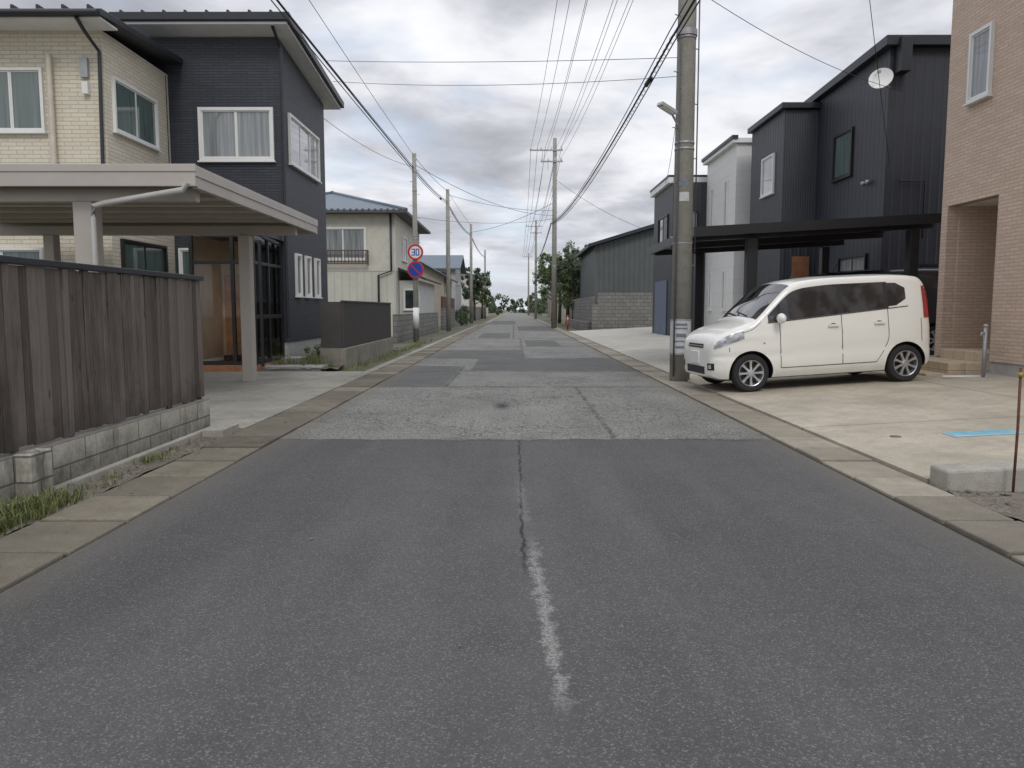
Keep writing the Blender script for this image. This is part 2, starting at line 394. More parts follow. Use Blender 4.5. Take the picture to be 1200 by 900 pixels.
def zD(x): return .035+.052*(x-2.95)
def drive(name,x0,x1,y0,y1,mat):
    mb=MB(); z0=zD(x0); z1=zD(x1)
    mb.face([(x0,y0,z0),(x1,y0,z1),(x1,y1,z1),(x0,y1,z0)])
    mb.face([(x0,y0,-.03),(x0,y0,z0),(x0,y1,z0),(x0,y1,-.03)]); mb.face([(x0,y0,-.03),(x1,y0,-.03),(x1,y0,z1),(x0,y0,z0)])
    return mb.build(name,[mat])
drive('driveway',2.962,9.5,5.45,14.25,m_drvr)
drive('driveway',2.962,9.5,14.262,24.9,m_drvr2)
drive('driveway',2.962,9.0,25.0,42.5,m_drvr2)
mb=MB(); mb.box(-9,-2.82,7.95,15.3,-.02,.010); mb.build('driveway',[m_drvl])
mb=MB(); mb.box(-3.0,-2.82,15.35,60,-.02,.012); mb.build('pavement_strip',[m_drvl])
def rough_sheet(name,x0,x1,y0,y1,z,amp,mat,nx=20,ny=20):
    mb=MB(); V=[[(x0+(x1-x0)*i/nx,y0+(y1-y0)*j/ny,z+random.uniform(-amp,amp)) for i in range(nx+1)] for j in range(ny+1)]
    mb.grid(V); return mb.build(name,[mat])
rough_sheet('gravel_verge',2.962,8,0,5.2,.012,.012,m_grav,40,40)
rough_sheet('dirt_strip',-3.2,-2.82,0,7.9,.0,.012,m_grav,4,60)
rough_sheet('garden_soil',-5.1,-3.6,15.4,24,.05,.03,m_grd,16,60)
mb=MB(); mb.prism([(2.97,-.03),(6.5,-.03),(6.5,.33),(2.97,.145)],'y',5.2,5.44); mb.build('concrete_kerb',[m_curb],bevel=.02)
mb=MB(); 
for i in range(120):
    x,y=random.uniform(3.0,4.8),random.uniform(3.4,5.15); q=random.uniform(.006,.02); mb.sphere((x,y,.02+q*.3),(q,q*.8,q*.6),0,6,4)
mb.build('pebbles',[simple('pebble',(.26,.24,.21),.9,var=.3,scale=12,rnd=.5)])
mb=MB(); 
def lid(x0,x1,y0,y1,h,m): mb.prism([(x0,zD(x0)+.001),(x1,zD(x1)+.001),(x1,zD(x1)+h),(x0,zD(x0)+h)],'y',y0,y1,m)
lid(4.0,4.62,6.92,7.14,.010,0); lid(4.02,4.60,6.94,7.12,.014,1)
mb.build('water_meter_cover',[simple('cover_rim',(.35,.5,.55),.5),simple('cover_blue',(.18,.42,.52),.5,var=.2,scale=8)],bevel=.003)
lidm=simple('iron_lid',(.12,.11,.10),.7)
mb=MB(); mb.tube([(3.55,7.1,zD(3.55)-.01),(3.55,7.1,zD(3.55)+.006)],.05,20); mb.build('drain_cap',[lidm])
mb=MB(); mb.tube([(3.37,5.12,0),(3.375,5.12,.45),(3.37,5.12,.86)],.009,8,0); mb.tube([(3.37,5.12,.80),(3.37,5.12,.83)],.016,8,1)
mb.tube([(3.37,5.12,.815),(4.6,5.3,.78),(6.5,5.5,.82)],.004,6,0)
mb.build('marker_rod',[simple('rusty_iron',(.13,.055,.03),.85,var=.4,scale=30),simple('yellow_cap',(.4,.3,.08),.6)])

# ---------------------------------------------------------------- vegetation helpers
def leaf_mass(name,blobs,n,size,mats,parent=None):
    mb=MB(); tot=sum(b[3]**2 for b in blobs)
    for (cx,cy,cz,r) in blobs:
        k=int(n*r*r/tot)
        subs=[(random.gauss(0,1),random.gauss(0,1),random.gauss(0,1)) for _ in range(max(6,k//60))]
        cl=[]
        for q in subs:
            v=Vector(q).normalized()*r*random.uniform(.55,1.0); cl.append((v,random.uniform(.16,.34)*r,random.random()))
        for i in range(k):
            v,rr,tone=random.choice(cl)
            o=v+Vector((random.gauss(0,1),random.gauss(0,1),random.gauss(0,1))).normalized()*rr*random.random()**.5
            p=Vector((cx+o.x,cy+o.y,cz+o.z))
            if p.z<.05: continue
            d=Vector((random.gauss(0,1),random.gauss(0,1),random.gauss(0,1))).normalized()
            e=d.orthogonal().normalized(); s1=size*random.uniform(.6,1.4); s2=s1*.45
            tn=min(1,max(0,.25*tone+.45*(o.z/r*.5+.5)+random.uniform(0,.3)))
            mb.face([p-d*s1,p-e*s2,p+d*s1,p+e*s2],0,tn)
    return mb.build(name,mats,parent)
def tree(name,x,y,h,r,n=2500,size=.12,mat=None,z0=0):
    e=empty(name); mb=MB()
    mb.tube([(x,y,z0),(x+.05,y,h*.3),(x-.03,y+.05,h*.6),(x,y,h*.85)],[.16,.13,.09,.03],8)
    for k in range(8):
        a=k*2.4; zz=h*(.3+.06*k); mb.tube([(x,y,zz),(x+math.cos(a)*r*.5,y+math.sin(a)*r*.5,zz+.3*r),(x+math.cos(a)*r*.8,y+math.sin(a)*r*.8,zz+.45*r)],[.06,.04,.015],6)
    mb.build('trunk',[m_bark],e)
    bl=[(x+random.uniform(-.5,.5)*r,y+random.uniform(-.5,.5)*r,h*random.uniform(.45,.9),r*random.uniform(.4,.65)) for _ in range(9)]
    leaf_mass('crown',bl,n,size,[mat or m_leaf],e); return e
def grass(name,pts,h,mats,parent=None):
    mb=MB()
    for (x,y,z,hh) in pts:
        for _ in range(random.randint(6,12)):
            a=random.uniform(0,6.28); px=x+random.gauss(0,.03); py=y+random.gauss(0,.03); H=h*hh*random.uniform(.5,1.2); l=H*random.uniform(.2,1.1)
            w=.002+.003*random.random(); dx,dy=math.cos(a),math.sin(a)
            b1=(px-dy*w,py+dx*w,z); b2=(px+dy*w,py-dx*w,z)
            m1=(px+dx*l*.35+dy*w*.7,py+dy*l*.35-dx*w*.7,z+H*.65); m0=(px+dx*l*.35-dy*w*.7,py+dy*l*.35+dx*w*.7,z+H*.65)
            t=(px+dx*l,py+dy*l,z+H*.9); r=random.random()
            mb.face([b1,b2,m1,m0],0,r); mb.face([m0,m1,t],0,r)
    return mb.build(name,mats,parent)
pts=[]
for _ in range(260):
    y=4.35+random.gauss(0,.45); pts.append((-2.98+random.uniform(-.10,.12),y,.0,random.uniform(.3,1.1)*(1 if y<5.0 else .4)))
for _ in range(14): pts.append((-3.03+random.uniform(-.04,.08),random.uniform(5.2,7.3),.0,random.uniform(.15,.4)))
for _ in range(18): pts.append((-3.02+random.uniform(-.05,.08),6.3+random.gauss(0,.12),.0,random.uniform(.3,.6)))
grass('grass_tufts',pts,.13,[m_grass])
pts=[(random.uniform(-5.0,-3.75),random.uniform(15.6,23),.06,random.uniform(.4,1.6)) for _ in range(420)]
pts+=[(random.uniform(-3.55,-3.15),random.uniform(15.4,30),.0,random.uniform(.2,.8)) for _ in range(180)]
grass('garden_weeds',pts,.2,[m_grass])
pts=[(random.uniform(3.0,4.4),random.uniform(3.6,5.15),.01,random.uniform(.1,.5)) for _ in range(40)]
grass('verge_weeds',pts,.08,[m_grass])
mb=MB()
for _ in range(230):
    q=random.random()
    if q<.45: x,y,z=random.uniform(3.0,4.6),random.uniform(3.4,5.15),.03
    elif q<.8: x,y,z=random.uniform(-3.1,-2.3),random.uniform(3.2,9),.026
    else: x,y,z=random.uniform(-2.2,2.4),random.uniform(1.8,9),.004
    if -2.2<x<2.4 and random.random()<.8: continue
    a=random.uniform(0,6.28); s=random.uniform(.008,.022); c,d=math.cos(a)*s,math.sin(a)*s
    mb.face([(x-c,y-d,z),(x+d*.5,y-c*.5,z+.006),(x+c,y+d,z+.002),(x-d*.5,y+c*.5,z+.008)])
mb.build('fallen_leaves',[m_dry])

# ---------------------------------------------------------------- left fence on block wall
E=empty('wooden_fence')
mb=MB(); mb.box(-3.27,-3.13,0,7.84,-.05,.335); mb.box(-3.13,-3.07,0,7.9,-.05,.055,1); mb.box(-3.128,-3.02,4.72,4.95,-.05,.345)
mb.box(-3.069,-2.86,7.45,7.9,-.05,.07,1)
mb.build('block_base',[m_block,m_curb],E,bevel=.008)
mb=MB(); y=.2
while y<7.80:
    w=random.uniform(.06,.125); d=random.uniform(0,.014); g=random.uniform(.002,.009); y1=min(y+w-g,7.83)
    zb=.35+random.uniform(-.012,.02); xo=-3.178+d; t=random.uniform(-.004,.004)
    i=len(mb.V)
    mb.box(-3.20,xo,y,y1,zb,1.534+random.uniform(-.01,0),0)
    for k in range(8):
        vx,vy,vz=mb.V[i+k]; mb.V[i+k]=(vx+(t if vz>1 else -t),vy+(.003*random.uniform(-1,1)),vz)
    y+=w
mb.box(-3.245,-3.206,0,7.82,.5,.58); mb.box(-3.245,-3.206,0,7.82,1.25,1.33)
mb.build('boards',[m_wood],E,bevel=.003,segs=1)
mb=MB(); mb.box(-3.25,-3.15,0,7.86,1.535,1.58); mb.box(-3.25,-3.207,7.76,7.83,.33,1.534)
mb.build('cap_rail',[m_roofd],E,bevel=.005)

# ---------------------------------------------------------------- left house
E=empty('two_storey_house')
mb=MB(); mb.box(-14,-7.6,14.7,21.6,.45,6.35); mb.build('cream_walls',[m_cream],E)
mb=MB(); mb.box(-13.98,-7.62,14.72,21.5,-.05,.452); mb.prism([(-7.9,-.05),(-5.17,-.05),(-5.17,.5),(-7.9,.5)],'y',17.42,21.3); mb.build('foundation',[m_found],E)
mb=MB(); mb.prism([(17.4,.5),(21.35,.5),(21.35,6.72),(17.4,7.12)],'x',-8.0,-5.15); mb.build('navy_walls',[m_navy],E)
mb=MB()
def slab_roof(mb,x0,x1,y0,z0,y1,z1,t=.14,m=0):
    mb.prism([(y0,z0),(y1,z1),(y1,z1+t),(y0,z0+t)],'x',x0,x1,m)
slab_roof(mb,-14.6,-7.25,14.05,6.38,18.2,6.62,.12); slab_roof(mb,-14.6,-8.02,18.2,6.62,22.2,6.40,.12)
slab_roof(mb,-8.5,-4.72,16.75,7.28,21.95,6.78,.16)
mb.tube([(-14.5,14.0,6.42),(-7.3,14.0,6.42)],.055,10); 
x=-14.3
while x<-7.3: mb.box(x,x+.05,14.12,14.4,6.50,6.60); x+=.45
x=-8.3
while x<-4.9: mb.box(x,x+.05,16.8,17.05,7.43,7.50); x+=.45
mb.build('roofs',[m_roofd],E,bevel=.01)
mb=MB(); slab_roof(mb,-8.42,-4.80,16.83,7.215,21.87,6.725,.05); mb.box(-14.5,-7.3,14.1,14.69,6.34,6.376)
mb.build('soffit',[m_white],E)
window(E,'-y',14.7,-9.95,-8.72,4.52,5.68,m_white,m_glassg,2)
window(E,'+x',-7.6,14.95,16.75,4.6,5.62,m_white,m_glassg,2)
window(E,'-y',17.4,-6.95,-5.3,4.50,5.65,m_white,m_glassc,2,.07)
window(E,'+x',-5.15,17.95,20.6,4.55,5.68,m_white,m_glassc,3,.06)
window(E,'-y',14.7,-10.5,-8.9,1.0,2.4,m_white,m_glassg,2)
window(E,'+x',-5.15,18.2,18.65,1.55,2.55,m_white,m_glass,1)
window(E,'+x',-5.15,19.05,19.5,1.55,2.55,m_white,m_glass,1)
window(E,'+x',-5.15,19.95,20.4,1.55,2.55,m_white,m_glass,1)
window(E,'+x',-7.6,15.0,16.9,1.0,2.6,m_dkframe,m_glassg,2)
window(E,'-y',17.4,-7.5,-6.65,1.2,2.6,m_white,m_glassg,1)
# enclosed porch
mb=MB(); P0,P1,PX0,PX1=15.5,17.39,-6.5,-5.2
for (x,y) in [(PX0,P0),(PX1-.07,P0),(PX0+.82,P0)]: mb.box(x,x+.07,y,y+.07,.12,2.75)
mb.box(PX1-.07,PX1,P1-.08,P1,.12,2.75); mb.box(PX1-.068,PX1-.002,16.42,16.48,.12,2.75)
mb.box(PX0-.05,PX1+.05,P0-.05,P1,2.75,2.9); mb.box(PX0+.07,PX1-.07,P0+.003,P0+.06,2.15,2.21); mb.box(PX1-.06,PX1-.003,P0+.07,P1-.08,2.15,2.21); mb.box(PX1-.06,PX1-.003,P0+.07,P1-.08,1.05,1.13)
mb.box(PX1-.06,PX1-.003,P0+.07,P1-.08,.12,.2); mb.box(PX0+.07,PX1-.07,P0+.003,P0+.06,.12,.2)
mb.box(PX1-.04,PX1-.035,P0+.07,P1-.08,.2,1.05,2); mb.box(PX1-.04,PX1-.035,P0+.07,P1-.08,1.13,2.15,2); mb.box(PX1-.04,PX1-.035,P0+.07,P1-.08,2.21,2.75,2)
mb.box(PX0+.89,PX1-.07,P0+.03,P0+.035,.2,2.15,2); mb.box(PX0+.07,PX0+.82,P0+.03,P0+.035,.2,2.15,2); mb.box(PX0+.07,PX1-.07,P0+.03,P0+.035,2.21,2.75,2)
mb.box(PX0,PX0+.03,P0+.07,P1-.3,.2,2.74,3)
mb.box(PX0,PX1-.1,P1-.3,P1-.28,.12,2.74,3)
mb.box(PX0+.12,PX0+.70,P1-.36,P1-.31,.14,2.0,4); mb.box(PX0+.9,PX1-.12,P1-.75,P1-.31,.14,1.1,4); mb.box(PX0+.88,PX1-.1,P1-.78,P1-.31,1.1,1.13,3)
mb.box(PX0+.16,PX0+.19,P1-.38,P1-.36,1.0,1.2,1)
for k in range(3): mb.box(PX0+.15+.2*k,PX0+.27+.2*k,P1-.62,P1-.42,.14,.24,0)
mb.box(PX0,PX1,P0-.25,P1,-.02,.12,5)
def clearglass():
    s=NT('clear_glass'); t=s.n('ShaderNodeBsdfTransparent'); g=s.n('ShaderNodeBsdfGlossy'); g.inputs['Roughness'].default_value=.03
    t.inputs[0].default_value=(.90,.92,.91,1); fr=s.n('ShaderNodeFresnel'); fr.inputs[0].default_value=1.4; mx=s.n('ShaderNodeMixShader')
    s.t.links.new(fr.outputs[0],mx.inputs[0]); s.t.links.new(t.outputs[0],mx.inputs[1]); s.t.links.new(g.outputs[0],mx.inputs[2]); s.t.links.new(mx.outputs[0],s.out.inputs[0]); return s.m
m_clear=clearglass()
mb.build('glazed_porch',[m_dkframe,m_steel,m_clear,simple('interior_wall',(.75,.54,.37),.8),simple('wood_door',(.55,.22,.08),.5,var=.25,scale=5),simple('terracotta_step',(.45,.21,.10),.7,var=.2,scale=10)],E,bevel=.004)
mb=MB(); mb.box(-5.14,-4.75,16.9,17.6,-.02,.17); mb.box(-5.1,-3.9,15.45,16.0,-.02,.10); mb.build('entrance_step',[m_found],E,bevel=.01)
mb=MB()
mb.tube([(-8.55,14.6,2.9),(-8.55,14.6,5.9)],.05,10,0)
mb.tube([(-7.7,14.05,6.35),(-7.7,14.3,6.2),(-7.62,14.62,5.95),(-7.68,14.62,2.9)],.035,8,1)
mb.tube([(-7.62,17.3,6.3),(-7.62,17.3,2.9)],.03,8,1)
mb.tube([(-5.12,16.9,7.2),(-5.09,17.33,6.9),(-5.09,17.33,.6)],.035,8,1)
mb.tube([(-5.0,15.45,2.7),(-4.95,15.4,2.65),(-4.6,15.2,2.5)],.04,8,1); mb.tube([(-5.05,15.4,2.6),(-5.05,15.4,.1)],.035,8,1)
mb.box(-8.0,-7.86,14.62,14.69,5.5,5.85,2); mb.box(-7.97,-7.86,14.60,14.69,5.2,5.42,3)
mb.box(-7.55,-7.50,15.0,15.1,3.3,3.6,2)
mb.build('downpipes',[simple('cream_pipe',(.55,.5,.42),.5),m_roofd,m_steel,m_white],E,sharp=40)

# left carport
E=empty('carport')
mb=MB(); X0,X1,Y0,Y1=-9.0,-3.6,8.85,14.25
mb.box(X0,X1,Y0,Y0+.07,2.63,2.87); mb.box(X0,X1,Y1-.07,Y1,2.60,2.80); mb.box(X1-.07,X1-.001,Y0+.07,Y1-.07,2.615,2.86)
mb.box(X0,X1+.012,Y0-.012,Y0-.001,2.79,2.875); mb.box(X1,X1+.012,Y0,Y1,2.74,2.862)
mb.box(X0+.07,X1-.07,Y0+.07,Y1-.07,2.72,2.75,1)
y=Y0+.5
while y<Y1-.3:
    mb.box(X0+.07,X1-.07,y,y+.04,2.66,2.72,0); y+=.68
for py in (9.2,13.3): mb.box(X0,X1-.12,py-.06,py+.06,2.50,2.655,0)
mb.build('roof',[m_alu,m_frost],E,bevel=.01)
mb=MB(); mb.box(-5.15,-4.92,9.1,9.32,0,2.5); mb.box(-4.69,-4.5,13.2,13.4,0,2.5); mb.box(-8.0,-7.82,13.2,13.4,0,2.5); mb.box(-8.5,-8.3,9.1,9.3,0,2.5)
mb.build('posts',[m_alu],E,bevel=.012)
mb=MB(); mb.tube([(-3.68,8.80,2.66),(-3.72,8.80,2.58),(-4.7,8.98,2.46),(-4.84,9.0,2.43),(-4.86,9.0,2.3),(-4.86,9.0,0)],.035,10); mb.build('drain_pipe',[simple('pipe_grey',(.45,.44,.42),.4)],E,sharp=60)

# low dark metal fence
E=empty('corrugated_metal_fence')
mb=MB(); mb.box(-3.70,-3.55,16.2,22.5,-.05,.42); mb.box(-4.1,-3.70,16.2,16.35,-.05,.42); mb.build('concrete_base',[concrete('mossy_concrete',(.27,.25,.21),.3,green=.4)],E,bevel=.01)
mb=MB(); y=16.22
while y<22.45:
    mb.box(-3.635,-3.60,y,y+.055,.43,1.40); mb.box(-3.635,-3.615,y+.055,y+.10,.43,1.40); y+=.10
mb.box(-4.08,-3.64,16.22,16.25,.43,1.40); mb.box(-3.65,-3.585,16.2,22.5,1.40,1.43)
mb.build('metal_panels',[simple('brown_grey_metal',(.055,.049,.046),.55,var=.15)],E)

# ---------------------------------------------------------------- second left house
m_kawara=ribbed('blue_grey_roof_tiles',(.10,.135,.17),.28,.4,axis='h',st=1)
m_sidc=ribbed('cream_ribbed_siding',(.52,.52,.45),.35,.6,st=.5)
m_sidc2=simple('cream_stucco',(.55,.53,.46),.8,var=.1,bump=.2)
def hip_roof(mb,x0,x1,y0,y1,z0,zr,ov=.6,m=0,t=.12):
    X0,X1,Y0_,Y1_=x0-ov,x1+ov,y0-ov,y1+ov; d=min((X1-X0),(Y1_-Y0_))/2
    if (X1-X0)>(Y1_-Y0_): a=(X0+d,(Y0_+Y1_)/2,zr); b=(X1-d,(Y0_+Y1_)/2,zr)
    else: a=((X0+X1)/2,Y0_+d,zr); b=((X0+X1)/2,Y1_-d,zr)
    z=z0+t
    c=[(X0,Y0_,z),(X1,Y0_,z),(X1,Y1_,z),(X0,Y1_,z)]
    if (X1-X0)>(Y1_-Y0_):
        mb.face([c[0],c[1],b,a],m);mb.face([c[1],c[2],b],m);mb.face([c[2],c[3],a,b],m);mb.face([c[3],c[0],a],m)
    else:
        mb.face([c[0],c[1],a],m);mb.face([c[1],c[2],b,a],m);mb.face([c[2],c[3],b],m);mb.face([c[3],c[0],a,b],m)
    mb.box(X0+.002,X1-.002,Y0_+.002,Y1_-.002,z0,z-.001,m+1)
    mb.tube([a,b],.12,8,m)
    for q,e in ((c[0],a),(c[1],a if (X1-X0)<=(Y1_-Y0_) else b)): mb.tube([q,e],.09,8,m)
    xx=X0
    while xx<X1: mb.tube([(xx,Y0_-.03,z+.01),(xx,Y0_+.3,z+.06)],.05,6,m); xx+=.28
E=empty('tiled_roof_house')
mb=MB(); mb.box(-13,-5.5,36,45,3.0,5.6); mb.build('upper_walls',[m_sidc2],E)
mb=MB(); mb.box(-12.98,-5.52,36.02,44.98,-.05,3.0); mb.build('lower_walls',[m_sidc],E)
mb=MB(); hip_roof(mb,-13,-5.5,36,45,5.6,7.1,.6); mb.build('roof',[m_kawara,simple('eave_dark',(.09,.09,.09),.6)],E)
window(E,'-y',36,-9.0,-6.85,3.5,5.0,m_white,m_glassc,2,.08)
mb=MB(); 
for i in range(15): mb.box(-9.1+i*.16,-9.07+i*.16,35.75,35.78,3.35,3.9)
mb.box(-9.15,-6.75,35.74,35.79,3.9,3.95); mb.box(-9.15,-6.75,35.74,35.79,3.3,3.35); mb.box(-9.15,-9.1,35.8,36,3.3,3.95); mb.box(-6.8,-6.75,35.8,36,3.3,3.95)
mb.build('window_rail',[simple('brown_rail',(.10,.07,.055),.5)],E)
window(E,'+x',-5.5,38,39.6,3.6,4.8,m_white,m_glassc,2,.07); window(E,'+x',-5.5,42,43.2,3.6,4.8,m_white,m_glass,2,.07)
mb=MB(); mb.tube([(-5.7,35.9,5.6),(-5.7,35.9,3),(-6.3,35.9,2.8),(-6.3,35.9,0)],.05,8); mb.build('downpipe',[m_roofd],E)
mb=MB(); mb.box(-5.5,-4.55,37,44,0,2.6,0); mb.prism([(-5.5,3.1),(-4.2,2.6),(-4.2,2.7),(-5.5,3.2)],'y',36.6,44.4,1); mb.build('lean_to',[simple('pale_siding',(.5,.5,.48),.7),m_roofd],E)
window(E,'-y',37,-5.3,-4.7,1.2,2.2,m_white,m_glass,1,.05)

def small_house(name,x0,x1,y0,y1,h,zr,wall,roof,ridge='x',ov=.5,wins=()):
    E=empty(name); mb=MB(); mb.box(x0,x1,y0,y1,-.05,h); 
    if ridge=='x': mb.prism([(y0,h-.001),(y1,h-.001),((y0+y1)/2,zr)],'x',x0,x1)
    else: mb.prism([(x0,h-.001),(x1,h-.001),((x0+x1)/2,zr)],'y',y0,y1)
    mb.build('walls',[wall],E); mb=MB()
    if ridge=='x':
        c=(y0+y1)/2; k=(zr-h)/((y1-y0)/2)
        mb.prism([(y0-ov,h-k*ov+.02),(c,zr+.02),(y1+ov,h-k*ov+.02),(y1+ov,h-k*ov+.16),(c,zr+.18),(y0-ov,h-k*ov+.16)],'x',x0-ov,x1+ov)
    else:
        c=(x0+x1)/2; k=(zr-h)/((x1-x0)/2)
        mb.prism([(x0-ov,h-k*ov+.02),(c,zr+.02),(x1+ov,h-k*ov+.02),(x1+ov,h-k*ov+.16),(c,zr+.18),(x0-ov,h-k*ov+.16)],'y',y0-ov,y1+ov)
    mb.build('roof',[roof],E)
    for w in wins: window(E,*w[:2],*w[2:6],m_white,random.choice([m_glass,m_glassc,m_glassg]),2,.07)
    return E
small_house('suburban_house',-11,-5.2,57,64,3.6,5.2,simple('tan_wall',(.33,.29,.24),.8),m_roofd,'y',wins=[('-y',57,-8,-6,1.2,2.4),('+x',-5.2,58,60,1.2,2.4)])
small_house('suburban_house',-12,-5.5,72,80,5.0,6.3,simple('grey_wall',(.38,.38,.37),.8),m_kawara,'x',wins=[('-y',72,-8,-6,3.6,4.8),('+x',-5.5,74,76,3.6,4.8)])
small_house('suburban_house',-13,-5.8,98,108,5.6,7.2,simple('white_wall',(.55,.54,.52),.8),m_roofd,'y',wins=[('+x',-5.8,100,103,3.6,4.8)])
small_house('suburban_house',5.5,13,84,94,5.2,6.8,simple('beige_wall',(.45,.42,.36),.8),m_roofd,'x',wins=[('-x',5.5,86,88,3.6,4.8)])
small_house('suburban_house',5.2,13,112,122,5.4,7.0,simple('brown_wall',(.25,.2,.16),.8),m_kawara,'y',wins=[('-x',5.2,114,117,3.6,4.8)])
small_house('suburban_house',-13,-4.8,125,140,5.4,7.0,simple('cream_wall',(.5,.47,.40),.8),m_kawara,'x')
mb=MB(); mb.box(-4.5,-4.35,28.5,44,-.05,1.05); mb.build('concrete_block_wall',[m_block2])
mb=MB(); mb.box(-4.45,-4.3,46.5,56,-.05,1.3,0); mb.box(-4.43,-4.33,46.5,56,1.3,2.0,1); mb.build('garden_wall',[m_block2,simple('rust_fence',(.12,.05,.04),.7)])
mb=MB(); mb.box(-4.6,-4.45,66,120,-.05,1.5); mb.build('concrete_block_wall',[m_block2])
tree('garden_tree',-4.4,84,5.6,2.1,2600,.15,m_leafd); tree('garden_tree',-6.5,47.5,3.2,1.2,1500,.1,m_leafd)
tree('garden_tree',-4.2,100,5.6,2.1,1800,.18)
leaf_mass('hedge',[(-4.0,57+i*1.6,.8,.7) for i in range(5)],2500,.07,[m_leafd])
leaf_mass('garden_shrub',[(-4.5,21.5,.45,.5),(-4.2,20.3,.3,.35),(-4.4,17.2,.25,.28)],1500,.035,[m_leaf])
leaf_mass('distant_trees',[(random.uniform(-60,60),random.uniform(230,260),random.uniform(0,3),random.uniform(3,5)) for _ in range(70)],14000,.6,[m_leafd])
leaf_mass('distant_trees',[(random.choice([-1,1,1])*random.uniform(4.2,10),random.uniform(130,220),random.uniform(1,3.0),random.uniform(1.4,2.2)) for _ in range(28)],8000,.22,[m_leafd])

# ---------------------------------------------------------------- right: beige house
E=empty('beige_brick_house')
BX=7.3; FY=13.4
mb=MB()
mb.box(BX,BX+.2,6,11.85,.45,9); mb.box(BX,BX+.2,13.22,FY,.45,9); mb.box(BX,BX+.2,11.85,13.22,2.97,9)
mb.box(BX+.2,14,FY-.2,FY,.45,9); mb.box(BX+.2,BX+1.5,11.65,11.85,.45,3.2); mb.box(BX+1.5,BX+1.7,11.6,FY-.2,.45,3.2); mb.box(BX+.2,14,6,6.2,.45,9)
mb.build('walls',[m_beige],E)
mb=MB(); mb.box(BX+.03,BX+.19,6,FY-.02,0,.449); mb.box(BX+.2,13.9,FY-.19,FY-.02,0,.449); mb.build('foundation',[m_found],E)
mb=MB(); mb.box(BX+.2,BX+1.5,11.85,FY-.2,2.97,3.05); mb.build('porch_ceiling',[m_white],E)
mb=MB(); mb.box(BX-.3,14,5.7,FY+.3,9,9.2); mb.build('roof',[m_roofd],E)
window(E,'-x',BX,12.18,12.76,4.52,5.6,m_white,m_glassc,1,.05)
mb=MB(); mb.box(BX-.01,BX+1.5,11.9,FY-.2,.1,.58); mb.box(6.72,BX-.012,11.92,13.35,.05,.42); mb.box(6.38,6.718,11.92,13.35,.05,.25)
mb.build('porch_steps',[brick('step_tiles',(.58,.47,.33),(.53,.43,.30),(.3,.26,.2),.3,.3,.006,.3,offset=0)],E,bevel=.012)
mb=MB(); mb.box(BX+1.44,BX+1.497,12.1,13.0,.58,2.6); mb.tube([(BX+1.4,12.2,1.3),(BX+1.4,12.2,1.9)],.015,8,1); mb.build('front_door',[simple('door_brown',(.16,.09,.05),.5),m_steel],E)
E=empty('metal_hydrant_post'); mb=MB(); mb.tube([(6.95,11.4,.2),(6.95,11.4,1.0)],.03,10,0); mb.sphere((6.95,11.4,1.0),(.04,.04,.03)); mb.tube([(6.95,11.4,.9),(6.88,11.37,.9),(6.86,11.36,.85)],.015,8); mb.tube([(6.4,11.5,.24),(7.0,11.4,.25)],.02,8,1); mb.build('post',[m_steel,m_white],E)

# ---------------------------------------------------------------- black house
m_blk=ribbed('black_metal_siding',(.032,.036,.046),.22,.5,metal=.0,st=.5,var=.12)
m_blk2=ribbed('charcoal_corrugated_siding',(.070,.077,.090),.07,.45,metal=.1,st=1,var=.1)
m_brownd=simple('brown_door',(.24,.10,.05),.5,var=.25,scale=4)
E=empty('black_modern_house')
mb=MB(); mb.prism([(18.3,.3),(26.2,.3),(26.2,7.0),(22.4,7.1),(18.3,7.2)],'x',8.6,16); mb.build('main_block',[m_blk],E)
mb=MB(); mb.box(7.63,8.7,22.4,25.4,.3,6.85); mb.build('front_bay',[m_blk],E)
mb=MB(); mb.box(7.625,8.59,22.38,22.399,3.3,6.84); mb.build('bay_corrugated_panel',[m_blk2],E)
mb=MB(); mb.prism([(18.1,7.2),(26.3,6.99),(26.3,7.16),(18.1,7.42)],'x',8.42,16.2); mb.box(7.5,8.62,22.25,25.5,6.86,7.02); mb.box(8.7,8.95,17.98,18.28,6.6,7.35); mb.build('roof_fascia',[m_roofd],E,bevel=.01)
window(E,'-x',8.6,20.05,21.2,4.65,5.85,m_blackal,m_glassg,1,.06)
window(E,'-x',7.63,23.1,24.2,4.65,5.8,m_white,m_glassc,1,.05)
mb=MB(); mb.box(7.95,8.45,22.34,22.37,.4,2.75); mb.build('front_door',[m_brownd],E)
for a in (9.3,10.4,11.5): window(E,'-y',18.3,a,a+.8,1.1,2.3,m_blackal,m_glassc,1,.05)
window(E,'-x',8.6,19.0,20.6,1.3,2.6,m_blackal,m_glassc,2,.05)
mb=MB(); 
c=Vector((8.35,18.15,6.45)); ax=Vector((-.55,-.8,.35)).normalized(); u=ax.orthogonal().normalized(); v=ax.cross(u)
rows=[[c+ax*(.06*(k/5)**2)+(u*math.cos(a*.2618)+v*math.sin(a*.2618))*(.26*k/5) for a in range(25)] for k in range(6)]
mb.grid(rows,0,True); mb.tube([c-ax*.01,c-ax*.12,(8.6,18.25,6.3)],.02,8,1); mb.tube([c-v*.2,c+ax*.3],.008,6,1); mb.obox(c+ax*.3,(.06,.06,.06),(0,0,0),1)
mb.tube([(8.9,18.22,4.2),(9.5,18.22,4.2),(9.5,18.22,2.9)],.02,8,2); mb.sphere((8.52,19.0,4.3),.06,1); mb.sphere((8.52,19.25,4.3),.06,1)
mb.build('satellite_dish',[m_white,m_steel,m_roofd],E)

